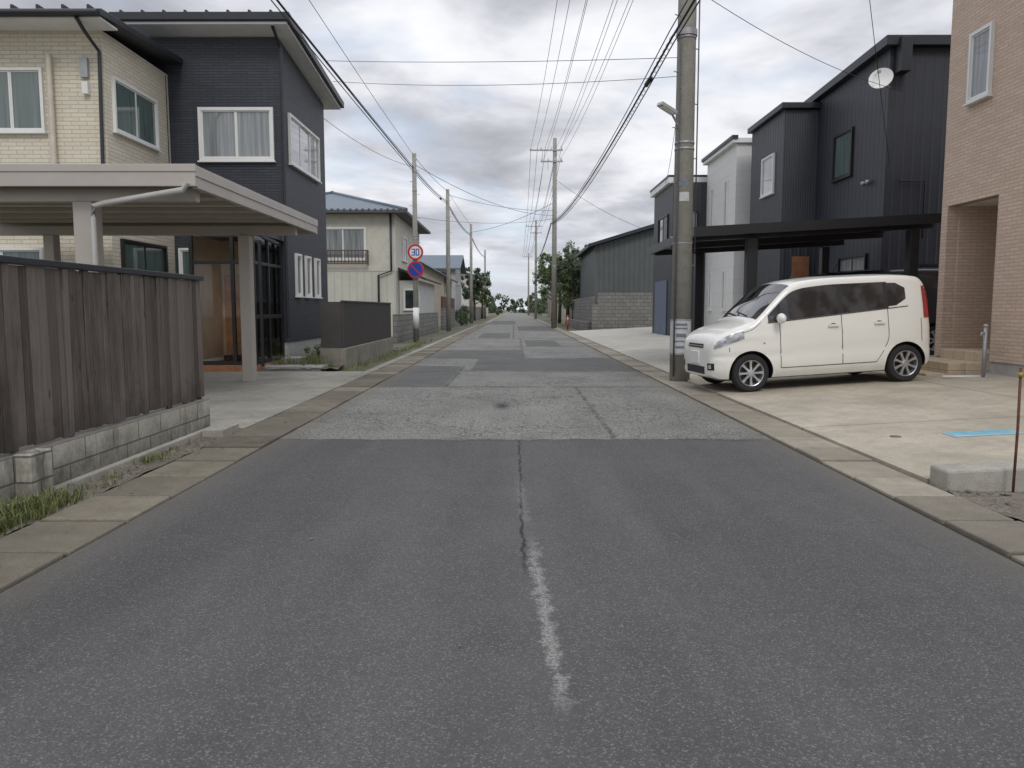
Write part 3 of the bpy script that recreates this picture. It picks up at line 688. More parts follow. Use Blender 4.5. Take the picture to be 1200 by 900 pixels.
# black carport
E=empty('carport')
mb=MB(); 
def zc(x): return 2.66+.055*(x-3.4)
mb.prism([(3.4,zc(3.4)),(8.0,zc(8.0)),(8.0,zc(8.0)+.05),(3.4,zc(3.4)+.05)],'y',14.56,19.6,1)
mb.prism([(3.38,zc(3.4)-.07),(8.0,zc(8)-.07),(8.0,zc(8)+.11),(3.38,zc(3.4)+.11)],'y',14.5,14.56,0)
mb.prism([(3.38,zc(3.4)-.05),(8.0,zc(8)-.05),(8.0,zc(8)+.09),(3.38,zc(3.4)+.09)],'y',19.6,19.66,0)
mb.box(3.33,3.395,14.505,19.65,2.60,2.77)
for y in (15.0,17.0,19.0): mb.prism([(3.42,zc(3.4)-.12),(8.0,zc(8)-.12),(8.0,zc(8)-.001),(3.42,zc(3.4)-.001)],'y',y-.05,y+.05,0)
mb.build('roof',[m_blackal,simple('dark_polycarbonate',(.05,.055,.06),.3)],E)
mb=MB()
for y in (14.9,19.1):
    mb.box(4.42,4.62,y-.1,y+.1,.05,2.6); mb.box(7.5,7.68,y-.1,y+.1,.05,2.75)
mb.build('posts',[m_blackal],E,bevel=.01)

# ---------------------------------------------------------------- white / dark house
E=empty('white_modern_house')
m_whites=ribbed('white_siding',(.66,.66,.64),.45,.6,axis='z',st=.12,var=.03,line=.12)
mb=MB(); mb.box(7.4,13,26.3,30.2,.2,6.75); mb.build('white_block',[m_whites],E)
mb=MB(); mb.box(6.1,13,30.21,34.2,.2,6.1); mb.build('dark_block',[m_blk],E)
mb=MB(); mb.box(7.25,13.1,26.2,30.35,6.75,6.9,1); mb.box(7.2,7.4,26.15,30.4,6.87,6.98,0); mb.box(5.95,13.1,30.36,34.4,6.101,6.32,1); mb.box(5.93,13.1,30.353,34.42,6.32,6.40,0); mb.build('roof_trim',[m_roofd,m_white],E)
for yy in (27.2,29.1):
    window(E,'-x',7.4,yy,yy+.35,3.9,5.7,m_white,m_glassc,1,.04); window(E,'-x',7.4,yy,yy+.35,1.2,2.6,m_white,m_glassc,1,.04)
window(E,'-y',30.21,6.5,7.1,3.7,5.0,m_blackal,m_glassc,1)
mb=MB(); mb.box(6.06,6.09,31,33.5,.2,2.4); mb.build('garage_door',[simple('garage_blue_grey',(.10,.13,.19),.5)],E)
window(E,'-x',6.1,31,33,3.8,5.0,m_blackal,m_glass,2,.05)

# ---------------------------------------------------------------- dark warehouse, block wall, trees
E=empty('metal_clad_warehouse')
m_gg=ribbed('grey_green_cladding',(.095,.11,.105),.30,.5,st=1,var=.12)
mb=MB(); mb.prism([(4.75,-.05),(9.4,-.05),(9.4,6.0),(8.3,6.0),(4.75,4.95)],'y',46,56); mb.build('walls',[m_gg],E)
mb=MB(); mb.prism([(4.3,4.85),(8.4,6.06),(9.8,5.7),(9.8,5.85),(8.4,6.28),(4.3,5.03)],'y',45.5,56.5); mb.build('roof',[m_roofd],E)
E=empty('concrete_block_wall')
mb=MB(); mb.box(4.63,9.0,43,43.15,-.05,2.15); mb.box(4.35,4.5,43.36,62,-.05,1.95); mb.box(4.33,4.62,42.95,43.35,-.05,1.5); mb.build('blocks',[m_block2],E)
mb=MB(); mb.box(4.0,4.34,44,60,-.05,.5); mb.build('footing',[m_block2],E)
for (x,y,h,r) in [(4.4,57.5,5.9,1.9),(4.2,61.5,6.0,2.1),(3.9,67,6.2,2.2),(5.4,64,6.0,2.0),(3.9,74,6.2,2.2),(4.0,82,6.0,2.1)]: tree('garden_tree',x,y,h,r,4000,.10,random.choice([m_leaf,m_leaf,m_leafd]))
leaf_mass('hedge',[(4.6+random.uniform(-.3,.5),57.0+i*1.3,2.4,1.3) for i in range(9)],7000,.08,[m_leaf])
mb=MB(); mb.tube([(3.3,48,0),(3.3,48,.85)],.06,10,0); mb.tube([(3.3,48,.6),(3.3,48,.7)],.064,10,1); mb.build('traffic_bollard',[simple('bollard_orange',(.5,.08,.03),.5),m_white])

# ---------------------------------------------------------------- poles
def pole(name,x,y,h,r0=.17,r1=.12,arms=(),steps=True,lean=0,mat=None):
    E=empty(name); mb=MB()
    mb.tube([(x,y,-.1),(x+lean*.5,y,h*.5),(x+lean,y,h)],[r0,(r0+r1)/2,r1],20,0)
    if steps:
        z=2.0; k=0
        while z<h-.4:
            a=.6+math.pi*(k%2); rr=r0+(r1-r0)*z/h
            mb.tube([(x+math.cos(a)*rr,y+math.sin(a)*rr,z),(x+math.cos(a)*(rr+.13),y+math.sin(a)*(rr+.13),z)],.009,6,1); z+=.45;k+=1
    for z in (3.9,4.0,5.7,6.4):
        if z<h: rr=r0+(r1-r0)*z/h+.008; mb.tube([(x+lean*z/h,y,z),(x+lean*z/h,y,z+.04)],rr,16,1)
    mb.build('shaft',[mat or m_pole,m_steel],E)
    if arms:
        mb=MB()
        for (z,a0,a1) in arms:
            mb.box(x+a0,x+a1,y-.16,y-.08,z,z+.08,0); mb.box(x+a0*.5,x+a0*.5+.03,y-.15,y-.12,z-.5,z,0)
            n=4
            for k in range(n):
                xx=x+a0+.08+(a1-a0-.16)*k/(n-1); mb.tube([(xx,y-.12,z+.08),(xx,y-.12,z+.14),(xx,y-.12,z+.2),(xx,y-.12,z+.28)],[.03,.06,.035,.05],8,1)
        mb.build('crossarms',[m_steel,m_white],E)
    return E
E=pole('utility_pole',2.86,13.3,13,.175,.125,arms=[(11.0,-1.5,1.0)])
mb=MB()
def band(z0,z1,m,dr=.004,a0=0,a1=6.2832):
    def R(z): return .175+(.125-.175)*z/13+dr
    n=24; rows=[[(2.86+math.cos(a0+(a1-a0)*k/n)*R(z),13.3+math.sin(a0+(a1-a0)*k/n)*R(z),z) for k in range(n+1)] for z in (z0,z1)]
    mb.grid(rows,m)
band(.50,1.05,0,.005); 
for z,w_ in ((.60,.02),(.70,.012),(.80,.03),(.92,.012),(.985,.02)): band(z-w_,z+w_,1,.008,3.9+w_*6,5.3-w_*8)
band(1.05,1.08,2,.008); band(.47,.50,2,.008); band(3.3,3.42,1,.004,4.0,5.2); band(3.05,3.2,0,.004,4.1,5.1)
band(2.35,2.37,2,.008); band(5.75,5.85,2,.02)
mb.build('label_plate',[simple('label_white',(.5,.5,.5),.5,var=.15,scale=20),simple('label_grey',(.16,.18,.22),.5,var=.5,scale=40),m_steel],E)
mb=MB(); mb.tube([(3.06,13.25,2.2),(3.05,13.25,7)],.012,6); mb.tube([(2.72,13.16,.1),(2.73,13.17,5.6)],.014,6); mb.build('conduit',[m_wirel],E)
E=empty('street_lamp'); mb=MB()
mb.tube([(2.75,13.2,4.25),(2.62,13.1,4.42),(2.56,13.05,4.5)],.02,8,0); mb.obox((2.50,13.0,4.52),(.34,.14,.06),(0,.35,.5),1); mb.obox((2.50,13.0,4.49),(.26,.11,.03),(0,.35,.5),2)
mb.build('lamp',[m_steel,simple('lamp_body',(.4,.4,.38),.4),m_white],E,bevel=.01)
pole('utility_pole',2.55,50,12.0,.18,.12,arms=[(11.2,-1.6,.5),(10.5,-.9,.5)])
pole('utility_pole',2.6,95,12.0,.18,.12,arms=[(11.2,-1.2,.7),(10.4,-.7,.7)])
pole('utility_pole',2.7,150,12.0,.18,.12,arms=[(11.2,-1.2,.7)])
E=pole('utility_pole',-3.8,29.8,7.1,.11,.08)
m_red=simple('sign_red',(.55,.02,.02),.4,var=.05); m_blue=simple('sign_blue',(.01,.06,.35),.4,var=.05); m_signw=simple('sign_white',(.75,.75,.75),.4,var=.03)
def disc(mb,c,r0,r1,m,y,n=32):
    if r0==0: mb.face([(c[0]+math.cos(2*math.pi*k/n)*r1,y,c[1]+math.sin(2*math.pi*k/n)*r1) for k in range(n)],m)
    else:
        for k in range(n):
            a,b=2*math.pi*k/n,2*math.pi*(k+1)/n
            mb.face([(c[0]+math.cos(a)*r0,y,c[1]+math.sin(a)*r0),(c[0]+math.cos(a)*r1,y,c[1]+math.sin(a)*r1),(c[0]+math.cos(b)*r1,y,c[1]+math.sin(b)*r1),(c[0]+math.cos(b)*r0,y,c[1]+math.sin(b)*r0)],m)
S=empty('speed_limit_sign'); mb=MB(); c=(-3.77,3.40); Y=29.6
mb.tube([(c[0],Y,c[1]),(c[0],Y+.015,c[1])],.30,32,3); disc(mb,c,0,.297,2,Y-.004); disc(mb,c,.225,.295,0,Y-.008)
def seg(pts,w,m,y):
    for a,b in zip(pts,pts[1:]):
        a=Vector(a);b=Vector(b);d=(b-a).normalized();n=Vector((-d.y,d.x))*w/2; a=a-d*w/2; b=b+d*w/2
        mb.face([(p.x,y,p.y) for p in (a-n,b-n,b+n,a+n)],m)
        y-=.0015
x,z=c; w=.035
seg([(x-.14,z+.11),(x-.03,z+.11),(x-.03,z-.11),(x-.14,z-.11)],w,1,Y-.008); seg([(x-.11,z),(x-.05,z)],w,1,Y-.016)
seg([(x+.03,z+.11),(x+.13,z+.11),(x+.13,z-.11),(x+.03,z-.11),(x+.03,z+.08)],w,1,Y-.008)
mb.box(c[0]-.02,c[0]+.02,Y+.015,Y+.12,z-.03,z+.03,3)
mb.build('sign_plate',[m_red,m_blue,m_signw,m_steel],S)
S=empty('no_parking_sign'); mb=MB(); c=(-3.77,2.74)
mb.tube([(c[0],Y,c[1]),(c[0],Y+.015,c[1])],.32,32,3); disc(mb,c,0,.317,1,Y-.004); disc(mb,c,.265,.315,0,Y-.008)
seg([(c[0]-.17,c[1]+.17),(c[0]+.17,c[1]-.17)],.05,0,Y-.012); mb.box(c[0]-.02,c[0]+.02,Y+.015,Y+.12,c[1]-.03,c[1]+.03,3)
mb.build('sign_plate',[m_red,m_blue,m_signw,m_steel],S)
mb=MB(); mb.tube([(-3.8,29.8,.5),(-3.8,29.8,1.3)],.118,16); mb.build('pole_guard',[m_signw],E)
pole('utility_pole',-3.8,44.5,8.0,.14,.10); pole('utility_pole',-3.8,68,8.6,.15,.1); pole('utility_pole',-3.8,100,8.8,.15,.1)

# cables
mb=MB()
def cable(a,b,sag=.3,r=.012,m=0,n=14):
    a=Vector(a);b=Vector(b); pts=[]
    for k in range(n+1):
        t=k/n; p=a.lerp(b,t); p.z-=sag*4*t*(1-t); pts.append(p)
    mb.tube(pts,r,5,m,caps=False,r=.5)
P1=(2.86,13.3); 
for i,(dx,dz,r) in enumerate([(-.22,0,.020),(-.27,.09,.010),(-.19,-.08,.012)]):
    cable((P1[0]+dx,13.3,5.78+dz),(2.4+dx*.3,50,6.7+dz),.55+.04*i,r); cable((P1[0]+dx,13.3,5.78+dz),(3.2+dx,-14,7.0+dz),.25,r)
    cable((2.4+dx*.3,50,6.7+dz),(2.5,95,7.0+dz),.6,r)
pts=[]
for k in range(900):
    t=k/899; a=Vector((2.64,13.3,5.76)).lerp(Vector((2.33,50,6.68)),t); a.z-=.59*4*t*(1-t); pts.append(a+Vector((math.cos(k*.9)*.04,0,math.sin(k*.9)*.04)))
mb.tube(pts,.004,4,0,caps=False)
for (x,y,z) in [(2.62,15.6,5.70),(-3.87,41,7.0)]: mb.tube([(x,y-.3,z-.03),(x,y-.25,z-.03),(x,y+.25,z-.01),(x,y+.3,z-.01)],[.02,.045,.045,.02],10,0)
for dx0,dx1 in [(-1.42,-1.52),(-1.05,-1.1),(-.55,-.6),(.35,.1),(.92,.42)]:
    cable((P1[0]+dx0,13.2,11.25),(2.55+dx1,49.9,11.45),.7,.009,1); cable((2.55+dx1,49.9,11.45),(2.6+dx1*.8,94.9,11.45),.9,.013,1)
    cable((2.6+dx1*.8,94.9,11.45),(2.7+dx1*.8,149.9,11.45),.9,.018,1)
for dx in (-.85,.0,.45): cable((P1[0]+dx,13.2,9.8),(2.55+dx*.8,49.9,10.75),.6,.008,1); cable((2.55+dx*.8,49.9,10.75),(2.6+dx,94.9,10.7),.9,.013,1)
for i,(dz,r) in enumerate([(0,.020),(-.10,.012),(.08,.010)]):
    cable((-4.75-.05*i,-3,7.35+dz),(-3.85,29.75,6.55+dz),.15,r); cable((-3.85,29.75,6.55+dz),(-3.85,44.5,7.3+dz),.12,r); cable((-3.85,44.5,7.3+dz),(-3.85,68,7.7+dz),.3,r); cable((-3.85,68,7.7+dz),(-3.8,100,7.9+dz),.4,r)
cable((-4.4,-3,8.2),(-3.8,29.8,7.0),.2,.007); cable((-3.8,29.8,7.0),(-3.8,44.5,7.9),.1,.01); cable((-3.8,44.5,7.9),(-3.8,68,8.5),.1,.01)
cable((-4.3,18,6.83),(2.8,13.3,5.42),.05,.0055,0); cable((-4.25,18.6,6.55),(2.8,13.3,5.12),.12,.005,0)
cable((3.0,13.3,6.5),(8.9,18.2,6.2),.2,.006); cable((3.5,9,7.6),(8.7,18.3,4.6),.1,.006)
cable((2.6,50,7.5),(-3.8,44.5,7.7),.25,.01); cable((2.55,50,9.5),(7.8,46.2,5.9),.3,.01); cable((2.9,13.5,5.6),(6.1,30.3,6.1),.35,.007)
cable((2.55,50,7.2),(-3.8,29.8,6.7),.5,.010); cable((2.55,50,7.0),(-6,36,5.7),.4,.008); cable((-3.8,29.8,6.6),(-5.2,21.3,6.4),.2,.007); cable((2.5,50,8.0),(-3.8,68,7.9),.3,.014)
cable((2.9,13.3,6.3),(5.95,31,6.2),.5,.007,1)
mb.build('power_lines',[m_wire,m_wirel])

# ---------------------------------------------------------------- car
def pchip(tab):
    xs=[t[0] for t in tab]; ys=[t[1] for t in tab]; n=len(xs)
    d=[(ys[i+1]-ys[i])/(xs[i+1]-xs[i]) for i in range(n-1)]
    mm=[d[0]]+[0 if d[i-1]*d[i]<=0 else 2*d[i-1]*d[i]/(d[i-1]+d[i]) for i in range(1,n-1)]+[d[-1]]
    def f(x):
        x=max(xs[0],min(xs[-1],x)); i=0
        while i<n-2 and x>xs[i+1]: i+=1
        h=xs[i+1]-xs[i]; t=(x-xs[i])/h
        return (2*t**3-3*t*t+1)*ys[i]+(t**3-2*t*t+t)*h*mm[i]+(-2*t**3+3*t*t)*ys[i+1]+(t**3-t*t)*h*mm[i+1]
    return f
zt=pchip([(0,.62),(.02,.72),(.06,.80),(.14,.87),(.3,.945),(.48,1.0),(.58,1.03),(.66,1.08),(.93,1.315),(1.13,1.485),(1.24,1.55),(1.42,1.592),(1.9,1.62),(2.6,1.618),(3.0,1.60),(3.20,1.575),(3.28,1.52),(3.33,1.40),(3.36,1.2),(3.385,.98),(3.395,.80)])
plan=pchip([(0,.50),(.02,.575),(.06,.63),(.14,.682),(.28,.718),(.5,.735),(.9,.7375),(2.6,.7375),(3.0,.732),(3.2,.715),(3.3,.682),(3.36,.64),(3.395,.58)])
zbot=pchip([(0,.24),(.15,.19),(.5,.18),(2.9,.18),(3.25,.22),(3.395,.30)])
CR=.035
def belt(x): return .915+.062*x
def half(x,z):
    wp=plan(x); zb=belt(x)
    if z<.38: return wp-.06*((.38-z)/.2)**2
    b=.010*math.exp(-((z-.80)/.035)**2)
    if z<zb: return wp-.022*((z-.45)/.45)**2-(.010 if .50<z<.56 else 0)+b*.6
    return wp-.022*((zb-.45)/.45)**2-(z-zb)*.17-.05*(z-zb)**2
def rcf(x): return min(.10,(zt(x)-zbot(x))*.28)
def zcf(x): return zt(x)-CR-rcf(x)
def side_y(x,z):
    zc_=zcf(x)
    if z<=zc_: return half(x,z)
    rc=rcf(x); w0=half(x,zc_); q=min(1,(z-zc_)/rc); return w0-rc+rc*math.sqrt(max(0,1-q*q))
def top_z(x,y):
    rc=rcf(x); w0=half(x,zcf(x)); y=abs(y)
    if y<w0-rc: return zt(x)-CR*(y/(w0-rc))**2
    q=min(1,(y-(w0-rc))/rc); return zcf(x)+rc*math.sqrt(max(0,1-q*q))
def front_x(y,z):
    lo,hi=0.0,1.6
    def inside(x): return half(x,min(z,zcf(x)))>=abs(y) and z<=top_z(x,y)
    if inside(0): return 0.0
    for _ in range(30):
        m=(lo+hi)/2
        if inside(m): hi=m
        else: lo=m
    return hi
def rear_x(y,z):
    lo,hi=2.0,3.395
    def inside(x): return half(x,min(z,zcf(x)))>=abs(y) and z<=top_z(x,y)
    if inside(hi): return hi
    for _ in range(30):
        m=(lo+hi)/2
        if inside(m): lo=m
        else: hi=m
    return lo
def cglass():
    s=NT('car_glass'); x,y,z=s.sep()
    c=s.mix(s.mr(s.noise(3,2),.45,.6),(.008,.009,.011),(.045,.048,.05))
    s.col(c); s.rough(.03); s.p('Specular IOR Level',.8); s.p('Coat Weight',.5); return s.m
m_cglass=cglass()
m_rim=simple('alloy_rim',(.55,.56,.57),.3,metal=.8,var=.05)
m_lamp=NT('headlamp_lens'); m_lamp.col(m_lamp.mix(m_lamp.mr(m_lamp.noise(14,2),.4,.6),(.62,.64,.66),(.30,.31,.33))); m_lamp.rough(.08); m_lamp.p('Coat Weight',1.0); m_lamp.p('Metallic',.35); m_lamp=m_lamp.m
m_tail=simple('tail_lamp_red',(.35,.01,.01),.15,coat=1); m_dk=simple('black_plastic',(.018,.018,.02),.5); m_seam=simple('panel_gap',(.05,.05,.05),.7)
m_disc=simple('brake_dark',(.05,.05,.055),.5,metal=.5); m_plate=simple('number_plate',(.75,.75,.74),.4,var=.02); m_amber=simple('amber',(.6,.2,.02),.2)
m_tyre=simple('tyre_rubber',(.018,.018,.019),.75,var=.2)
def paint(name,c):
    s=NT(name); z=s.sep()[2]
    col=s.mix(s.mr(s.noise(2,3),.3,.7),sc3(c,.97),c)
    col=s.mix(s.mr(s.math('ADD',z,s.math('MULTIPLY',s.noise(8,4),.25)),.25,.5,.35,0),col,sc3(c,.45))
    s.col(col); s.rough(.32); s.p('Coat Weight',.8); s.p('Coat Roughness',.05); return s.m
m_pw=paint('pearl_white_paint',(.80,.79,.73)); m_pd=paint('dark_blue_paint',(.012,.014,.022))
def make_car(name,loc,rot,body_m,scale=(1,1,1)):
    E=empty(name,loc); E.rotation_euler=rot; E.scale=scale
    xs=[0,.008,.02,.04,.06,.09,.12,.16,.2]+[.25+.05*i for i in range(7)]+[.58,.62,.66,.70]+[.76+.06*i for i in range(9)]+[1.28,1.33,1.4,1.5,1.6]+[1.75+.15*i for i in range(8)]+[2.9,3.0,3.06,3.12,3.18,3.22,3.25,3.28,3.30,3.32,3.335,3.35,3.365,3.38,3.39,3.395]
    mb=MB(); ring=[]
    for x in xs:
        zb=zbot(x); zc_=zcf(x); rc=rcf(x); w0=half(x,zc_); pts=[(0,zb)]
        pts+= [(half(x,zb)-.06,zb)]
        for k in range(19):
            z=zb+.02+(zc_-zb-.02)*k/18; pts.append((half(x,z),z))
        for k in range(1,6):
            a=math.pi/2*k/5; pts.append((w0-rc+rc*math.cos(a),zc_+rc*math.sin(a) ))
        for k in range(1,6):
            y=(w0-rc)*(1-k/5); pts.append((y,zt(x)-CR*(y/(w0-rc))**2))
        full=[(x,-p[0],p[1]) for p in pts]+[(x,p[0],p[1]) for p in reversed(pts[1:-1])]
        ring.append(full)
    n=len(ring[0])
    for r in ring: mb.V+=r
    for a in range(len(ring)-1):
        for b in range(n):
            mb.F.append((a*n+b,a*n+(b+1)%n,(a+1)*n+(b+1)%n,(a+1)*n+b)[::-1]); mb.M.append(0); mb.R.append(.5); mb.S.append(True)
    mb.F.append(tuple(range(n))); mb.F.append(tuple((len(ring)-1)*n+k for k in reversed(range(n)))); mb.M+=[0,0]; mb.R+=[.5,.5]; mb.S+=[True,True]
    body=mb.build('body_raw',[body_m,m_dk])
    import bmesh
    bm=bmesh.new(); bm.from_mesh(body.data); bmesh.ops.recalc_face_normals(bm,faces=bm.faces); bm.to_mesh(body.data); bm.free()
    cut=MB()
    for x in (.56,2.93):
        for s in (-1,1): cut.tube([(x,s*.47,.275),(x,s*.95,.275)],.325,40,0,sm=False)
    cu=cut.build('cutter',[m_dk]); 
    bm=bmesh.new(); bm.from_mesh(cu.data); bmesh.ops.recalc_face_normals(bm,faces=bm.faces); bm.to_mesh(cu.data); bm.free()
    md=body.modifiers.new('b','BOOLEAN'); md.operation='DIFFERENCE'; md.object=cu; md.solver='EXACT'
    try: md.material_mode='TRANSFER'
    except Exception: pass
    dg=bpy.context.evaluated_depsgraph_get(); me=bpy.data.meshes.new_from_object(body.evaluated_get(dg)); me.name='body'
    for p in me.polygons: p.use_smooth=True
    me.set_sharp_from_angle(angle=math.radians(38))
    bpy.data.objects.remove(body); bpy.data.objects.remove(cu)
    o=bpy.data.objects.new('body',me); sc.collection.objects.link(o); o.parent=E
    mb=MB()
    def dside(x0,x1,lo,hi,m,off=.004,nx=14,nz=6,sides=(-1,1)):
        for s in sides:
            rows=[]
            for a in range(nx+1):
                x=x0+(x1-x0)*a/nx; l=lo(x) if callable(lo) else lo; h=hi(x) if callable(hi) else hi
                h=max(h,l+.0005)
                rows.append([(x,s*(side_y(x,l+(h-l)*b/nz)+off),l+(h-l)*b/nz) for b in range(nz+1)])
            mb.grid(rows,m,True,flip=(s>0))
    def dfront(fn,y0,y1,lo,hi,m,off=.005,ny=14,nz=5,sgn=-1):
        rows=[]
        for a in range(ny+1):
            y=y0+(y1-y0)*a/ny; l=lo(y) if callable(lo) else lo; h=hi(y) if callable(hi) else hi
            rows.append([(fn(y,l+(h-l)*b/nz)+sgn*off,y,l+(h-l)*b/nz) for b in range(nz+1)])
        mb.grid(rows,m,True)
    wlo=lambda x: belt(x)+.025
    whi=lambda x: min(1.49+.015*(x-1.5)-.03*max(0,x-2.6),zcf(x)+rcf(x)*.3-.03)
    dside(.83,.985,wlo,whi,0,nx=6); dside(1.02,1.90,wlo,whi,0,nx=22); dside(1.98,2.62,wlo,whi,0)
    dside(2.68,2.96,lambda x:wlo(x)+.02+max(0,x-2.80)*.5,lambda x:whi(x)-.015-max(0,x-2.82)*.5,0)
    dside(1.90,1.98,wlo,whi,1,off=.0035,nx=2); dside(.985,1.02,wlo,whi,1,off=.0035,nx=2); dside(2.62,2.68,wlo,whi,1,off=.0035,nx=2)
    dside(.82,2.98,lambda x:belt(x)+.010,lambda x:belt(x)+.022,1,off=.006,nx=30,nz=1)
    rows=[]
    for a in range(15):
        x=.665+(1.215-.665)*a/14; yw=(half(x,zcf(x))-rcf(x))*1.08
        rows.append([(x-.004,yw*(b/12*2-1),top_z(x,yw*(b/12*2-1))+.005) for b in range(13)])
    mb.grid(rows,0,True,flip=True)
    dfront(rear_x,-.52,.52,1.08,1.42,0,sgn=1)
    g=.005
    dside(1.0-g,1.0+g,.33,lambda x:belt(x)+.01,2,off=.002,nx=1,nz=20)
    dside(1.94-g,1.94+g,.33,lambda x:belt(x)+.01,2,off=.002,nx=1,nz=20)
    dside(2.66-g,2.66+g,.70,lambda x:belt(x)+.02,2,off=.002,nx=1,nz=12)
    for s in (-1,1):
        pr=None
        for k in range(13):
            t=k/12; x=2.66-.20*t**1.5; z=.70-.37*t
            if pr: 
                (xa,za)=pr; mb.face([(xa-g,s*(side_y(xa,za)+.002),za),(xa+g,s*(side_y(xa,za)+.002),za),(x+g,s*(side_y(x,z)+.002),z),(x-g,s*(side_y(x,z)+.002),z)][::(1 if s<0 else -1)],2)
            pr=(x,z)
    dside(1.0,2.46,.325,.336,2,off=.002,nx=20,nz=1); dside(.24,.25,.60,.66,2,off=.002,nx=1); dside(.42,.84,lambda x:zcf(x)+.0,lambda x:min(zcf(x),.99)+.008,2,off=.002,nx=16,nz=1)
    dside(3.18,3.19,.45,.93,2,off=.002,nx=1); dside(.95,2.55,.2,.27,3,off=.003,nx=18,nz=3)
    dside(.045,.46,lambda x:.63+.32*x,lambda x:min(.80+.20*x,zcf(x)+rcf(x)*.5),4,off=.006,nx=14)
    dside(.20,.34,lambda x:.66+.32*x,lambda x:.72+.32*x,6,off=.009,nx=6,nz=3)
    dside(3.235,3.35,.93,1.40,5,off=.006,nx=6,nz=8); dfront(rear_x,.48,.60,.93,1.3,5,sgn=1); dfront(rear_x,-.60,-.48,.93,1.3,5,sgn=1)
    dside(.74,.77,.69,.71,7,off=.008,nx=2,nz=1)
    dfront(front_x,-.30,.30,.65,.71,1); dfront(front_x,-.36,.36,.27,.38,1); dfront(front_x,-.32,.32,.672,.685,6,off=.010)
    for s in (-1,1): dfront(front_x,s*.55-.07,s*.55+.07,.34,.44,1); dfront(front_x,s*.55-.03,s*.55+.03,.36,.42,4,off=.009)
    mb.build('glass_and_trim',[m_cglass,m_dk,m_seam,body_m,m_lamp,m_tail,m_rim,m_amber],E)
    mb=MB(); mb.box(-.022,.03,-.165,.165,.41,.60,0); mb.box(3.38,3.41,-.165,.165,.62,.79,0); mb.build('number_plate',[m_plate],E,bevel=.006)
    mb=MB(); mb.box(.2,3.2,-.46,.46,.16,.5); mb.build('underbody',[m_dk],E)
    mb=MB()
    for s in (-1,1):
        mb.sphere((.97,s*.83,1.04),(.06,.095,.075),0,16,10); mb.box(.955,1.0,s*.70,s*.78,.99,1.02,1)
        for x in (1.73,2.44):
            hz=.90
            mb.box(x,x+.16,s*(side_y(x,hz)+.018),s*(side_y(x,hz)+.036),hz-.018,hz+.015,0); mb.box(x,x+.02,s*(side_y(x,hz)-.01),s*(side_y(x,hz)+.02),hz-.01,hz+.01,0); mb.box(x+.14,x+.16,s*(side_y(x,hz)-.01),s*(side_y(x,hz)+.02),hz-.01,hz+.01,0)
            mb.sphere((x+.08,s*(side_y(x,hz)-.003),hz),(.05,.008,.03),2,12,8)
    for y in (-.35,.05): mb.tube([(.66,y,1.095),(.73,y+.5,1.145)],.008,6,1)
    mb.tube([(1.5,0,1.57),(1.6,0,1.75)],.006,6,1)
    mb.build('mirrors_and_handles',[body_m,m_dk,m_seam],E,sharp=40)
    for wi,(x,s) in enumerate([(.56,-1),(.56,1),(2.93,-1),(2.93,1)]):
        mb=MB(); yo=s*.715; R=.277
        def lathe(prof,m,n=36):
            rows=[[(x+math.cos(2*math.pi*k/n)*r,yo+s*d,R+math.sin(2*math.pi*k/n)*r) for k in range(n+1)] for (r,d) in prof]
            mb.grid(rows,m,True,flip=(s<0))
        lathe([(.185,-.16),(.25,-.155),(.272,-.13),(.277,-.10),(.277,-.05),(.272,-.018),(.25,.004),(.205,.006),(.188,-.004)],0)
        lathe([(.190,-.002),(.186,.004),(.178,.0),(.170,-.05),(.165,-.10)],1)
        lathe([(.172,-.07),(.001,-.07)],2)
        lathe([(.055,-.04),(.052,-.008),(.04,.004),(.001,.006)],1)
        for k in range(8):
            a=2*math.pi*k/8+.2*wi; rd=Vector((math.cos(a),0,math.sin(a))); tg=Vector((-math.sin(a),0,math.cos(a))); c=Vector((x,yo,R))
            p=[]
            for (r,w,d) in [(.04,.022,-.002),(.11,.018,-.012),(.178,.028,-.006)]:
                p.append([c+rd*r-tg*w+Vector((0,s*(d-.02),0)),c+rd*r-tg*w*.7+Vector((0,s*d,0)),c+rd*r+tg*w*.7+Vector((0,s*d,0)),c+rd*r+tg*w+Vector((0,s*(d-.02),0))])
            mb.grid(p,1,False,flip=(s>0))
        mb.build('wheel_%d'%(wi+1),[m_tyre,m_rim,m_disc],E,sharp=40)
    return E
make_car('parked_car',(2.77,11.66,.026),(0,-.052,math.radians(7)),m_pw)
make_car('parked_van',(4.9,16.4,.12),(0,-.05,0),m_pd,(1.25,1.12,1.13))

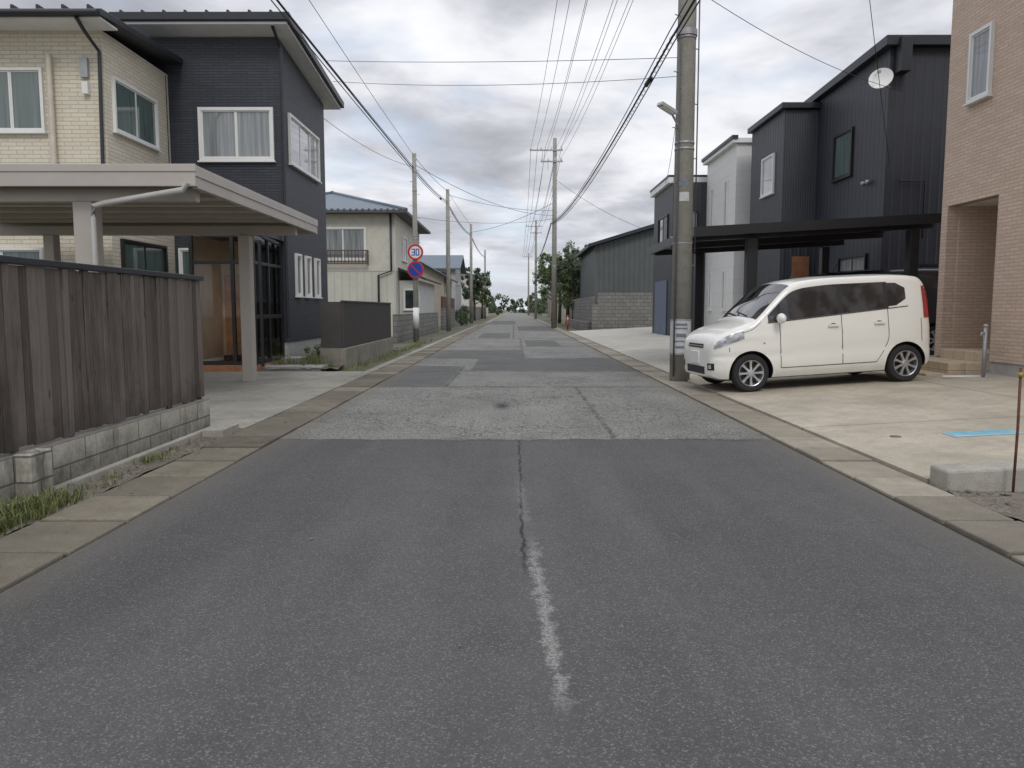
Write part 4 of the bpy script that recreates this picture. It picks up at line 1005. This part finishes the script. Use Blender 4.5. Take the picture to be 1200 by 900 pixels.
# ---------------------------------------------------------------- world
w=bpy.data.worlds.new('World'); sc.world=w; w.use_nodes=True; t=w.node_tree; t.nodes.clear()
class WN(NT):
    def __init__(s,t):
        s.t=t; s.tc=t.nodes.new('ShaderNodeTexCoord').outputs['Generated']
s=WN(t)
EL,AZ=math.radians(45),math.radians(172)
sky=t.nodes.new('ShaderNodeTexSky'); sky.sky_type='NISHITA'; sky.sun_disc=False; sky.sun_elevation=EL; sky.sun_rotation=AZ
x,y,z=s.sep()
zz=s.math('MAXIMUM',z,0.0)
k=s.math('ADD',zz,.15)
vec=s.comb(s.math('DIVIDE',x,k),s.math('DIVIDE',y,k),s.math('MULTIPLY',zz,1.0))
c1=s.noise(1.5,5,.55,vec=s.mapping((1,1,1),(3.1,1.7,0),vec=vec),dist=.25)
c2=s.noise(.6,2,.5,vec=s.mapping((1,1,1),(8.0,2.2,0),vec=vec))
c=s.math('ADD',s.math('MULTIPLY',c1,.65),s.math('MULTIPLY',c2,.35))
cl=s.ramp(c,[(.37,(.38,.39,.435)),(.45,(.51,.52,.57)),(.50,(.66,.67,.72)),(.56,(.82,.83,.87)),(.64,(.93,.935,.96))])
skyc=s.mix(1.0,sky.outputs[0],(.11,.11,.11),'MULTIPLY')
gap=s.mr(s.noise(1.5,4,.5,vec=s.mapping((1,1,1),(.4,5.2,0),vec=vec)),.55,.68,0,.6)
cl=s.mix(gap,cl,s.mix(.3,(.55,.65,.80),skyc))
hz=s.mr(zz,0,.14,.4,0); cl=s.mix(hz,cl,(.72,.77,.84))
zen=s.math('ADD',1.0,s.math('MULTIPLY',s.mr(zz,.38,.85,0,1),1.2))
cl=s.mix(1.0,cl,s.comb(zen,zen,zen),'MULTIPLY')
ten=s.mix(1.0,cl,(10,10,10),'MULTIPLY')
bg=t.nodes.new('ShaderNodeBackground'); bg.inputs[1].default_value=.110
t.links.new(ten,bg.inputs[0]); o=t.nodes.new('ShaderNodeOutputWorld'); t.links.new(bg.outputs[0],o.inputs[0])
L=bpy.data.lights.new('sun','SUN'); L.energy=1.0; L.angle=math.radians(16); L.color=(1,.96,.90)
lo=bpy.data.objects.new('sun',L); sc.collection.objects.link(lo)
d=Vector((math.sin(AZ)*math.cos(EL),math.cos(AZ)*math.cos(EL),math.sin(EL)))
lo.rotation_euler=d.to_track_quat('Z','Y').to_euler()

# ---------------------------------------------------------------- camera
cam=bpy.data.cameras.new('camera'); co=bpy.data.objects.new('camera',cam); sc.collection.objects.link(co)
cam.sensor_width=36; cam.lens=27.06; cam.clip_end=2000; cam.clip_start=.05
co.location=(0,0,1.25); co.rotation_euler=(math.radians(90-5.57),0,math.radians(.19)); sc.camera=co
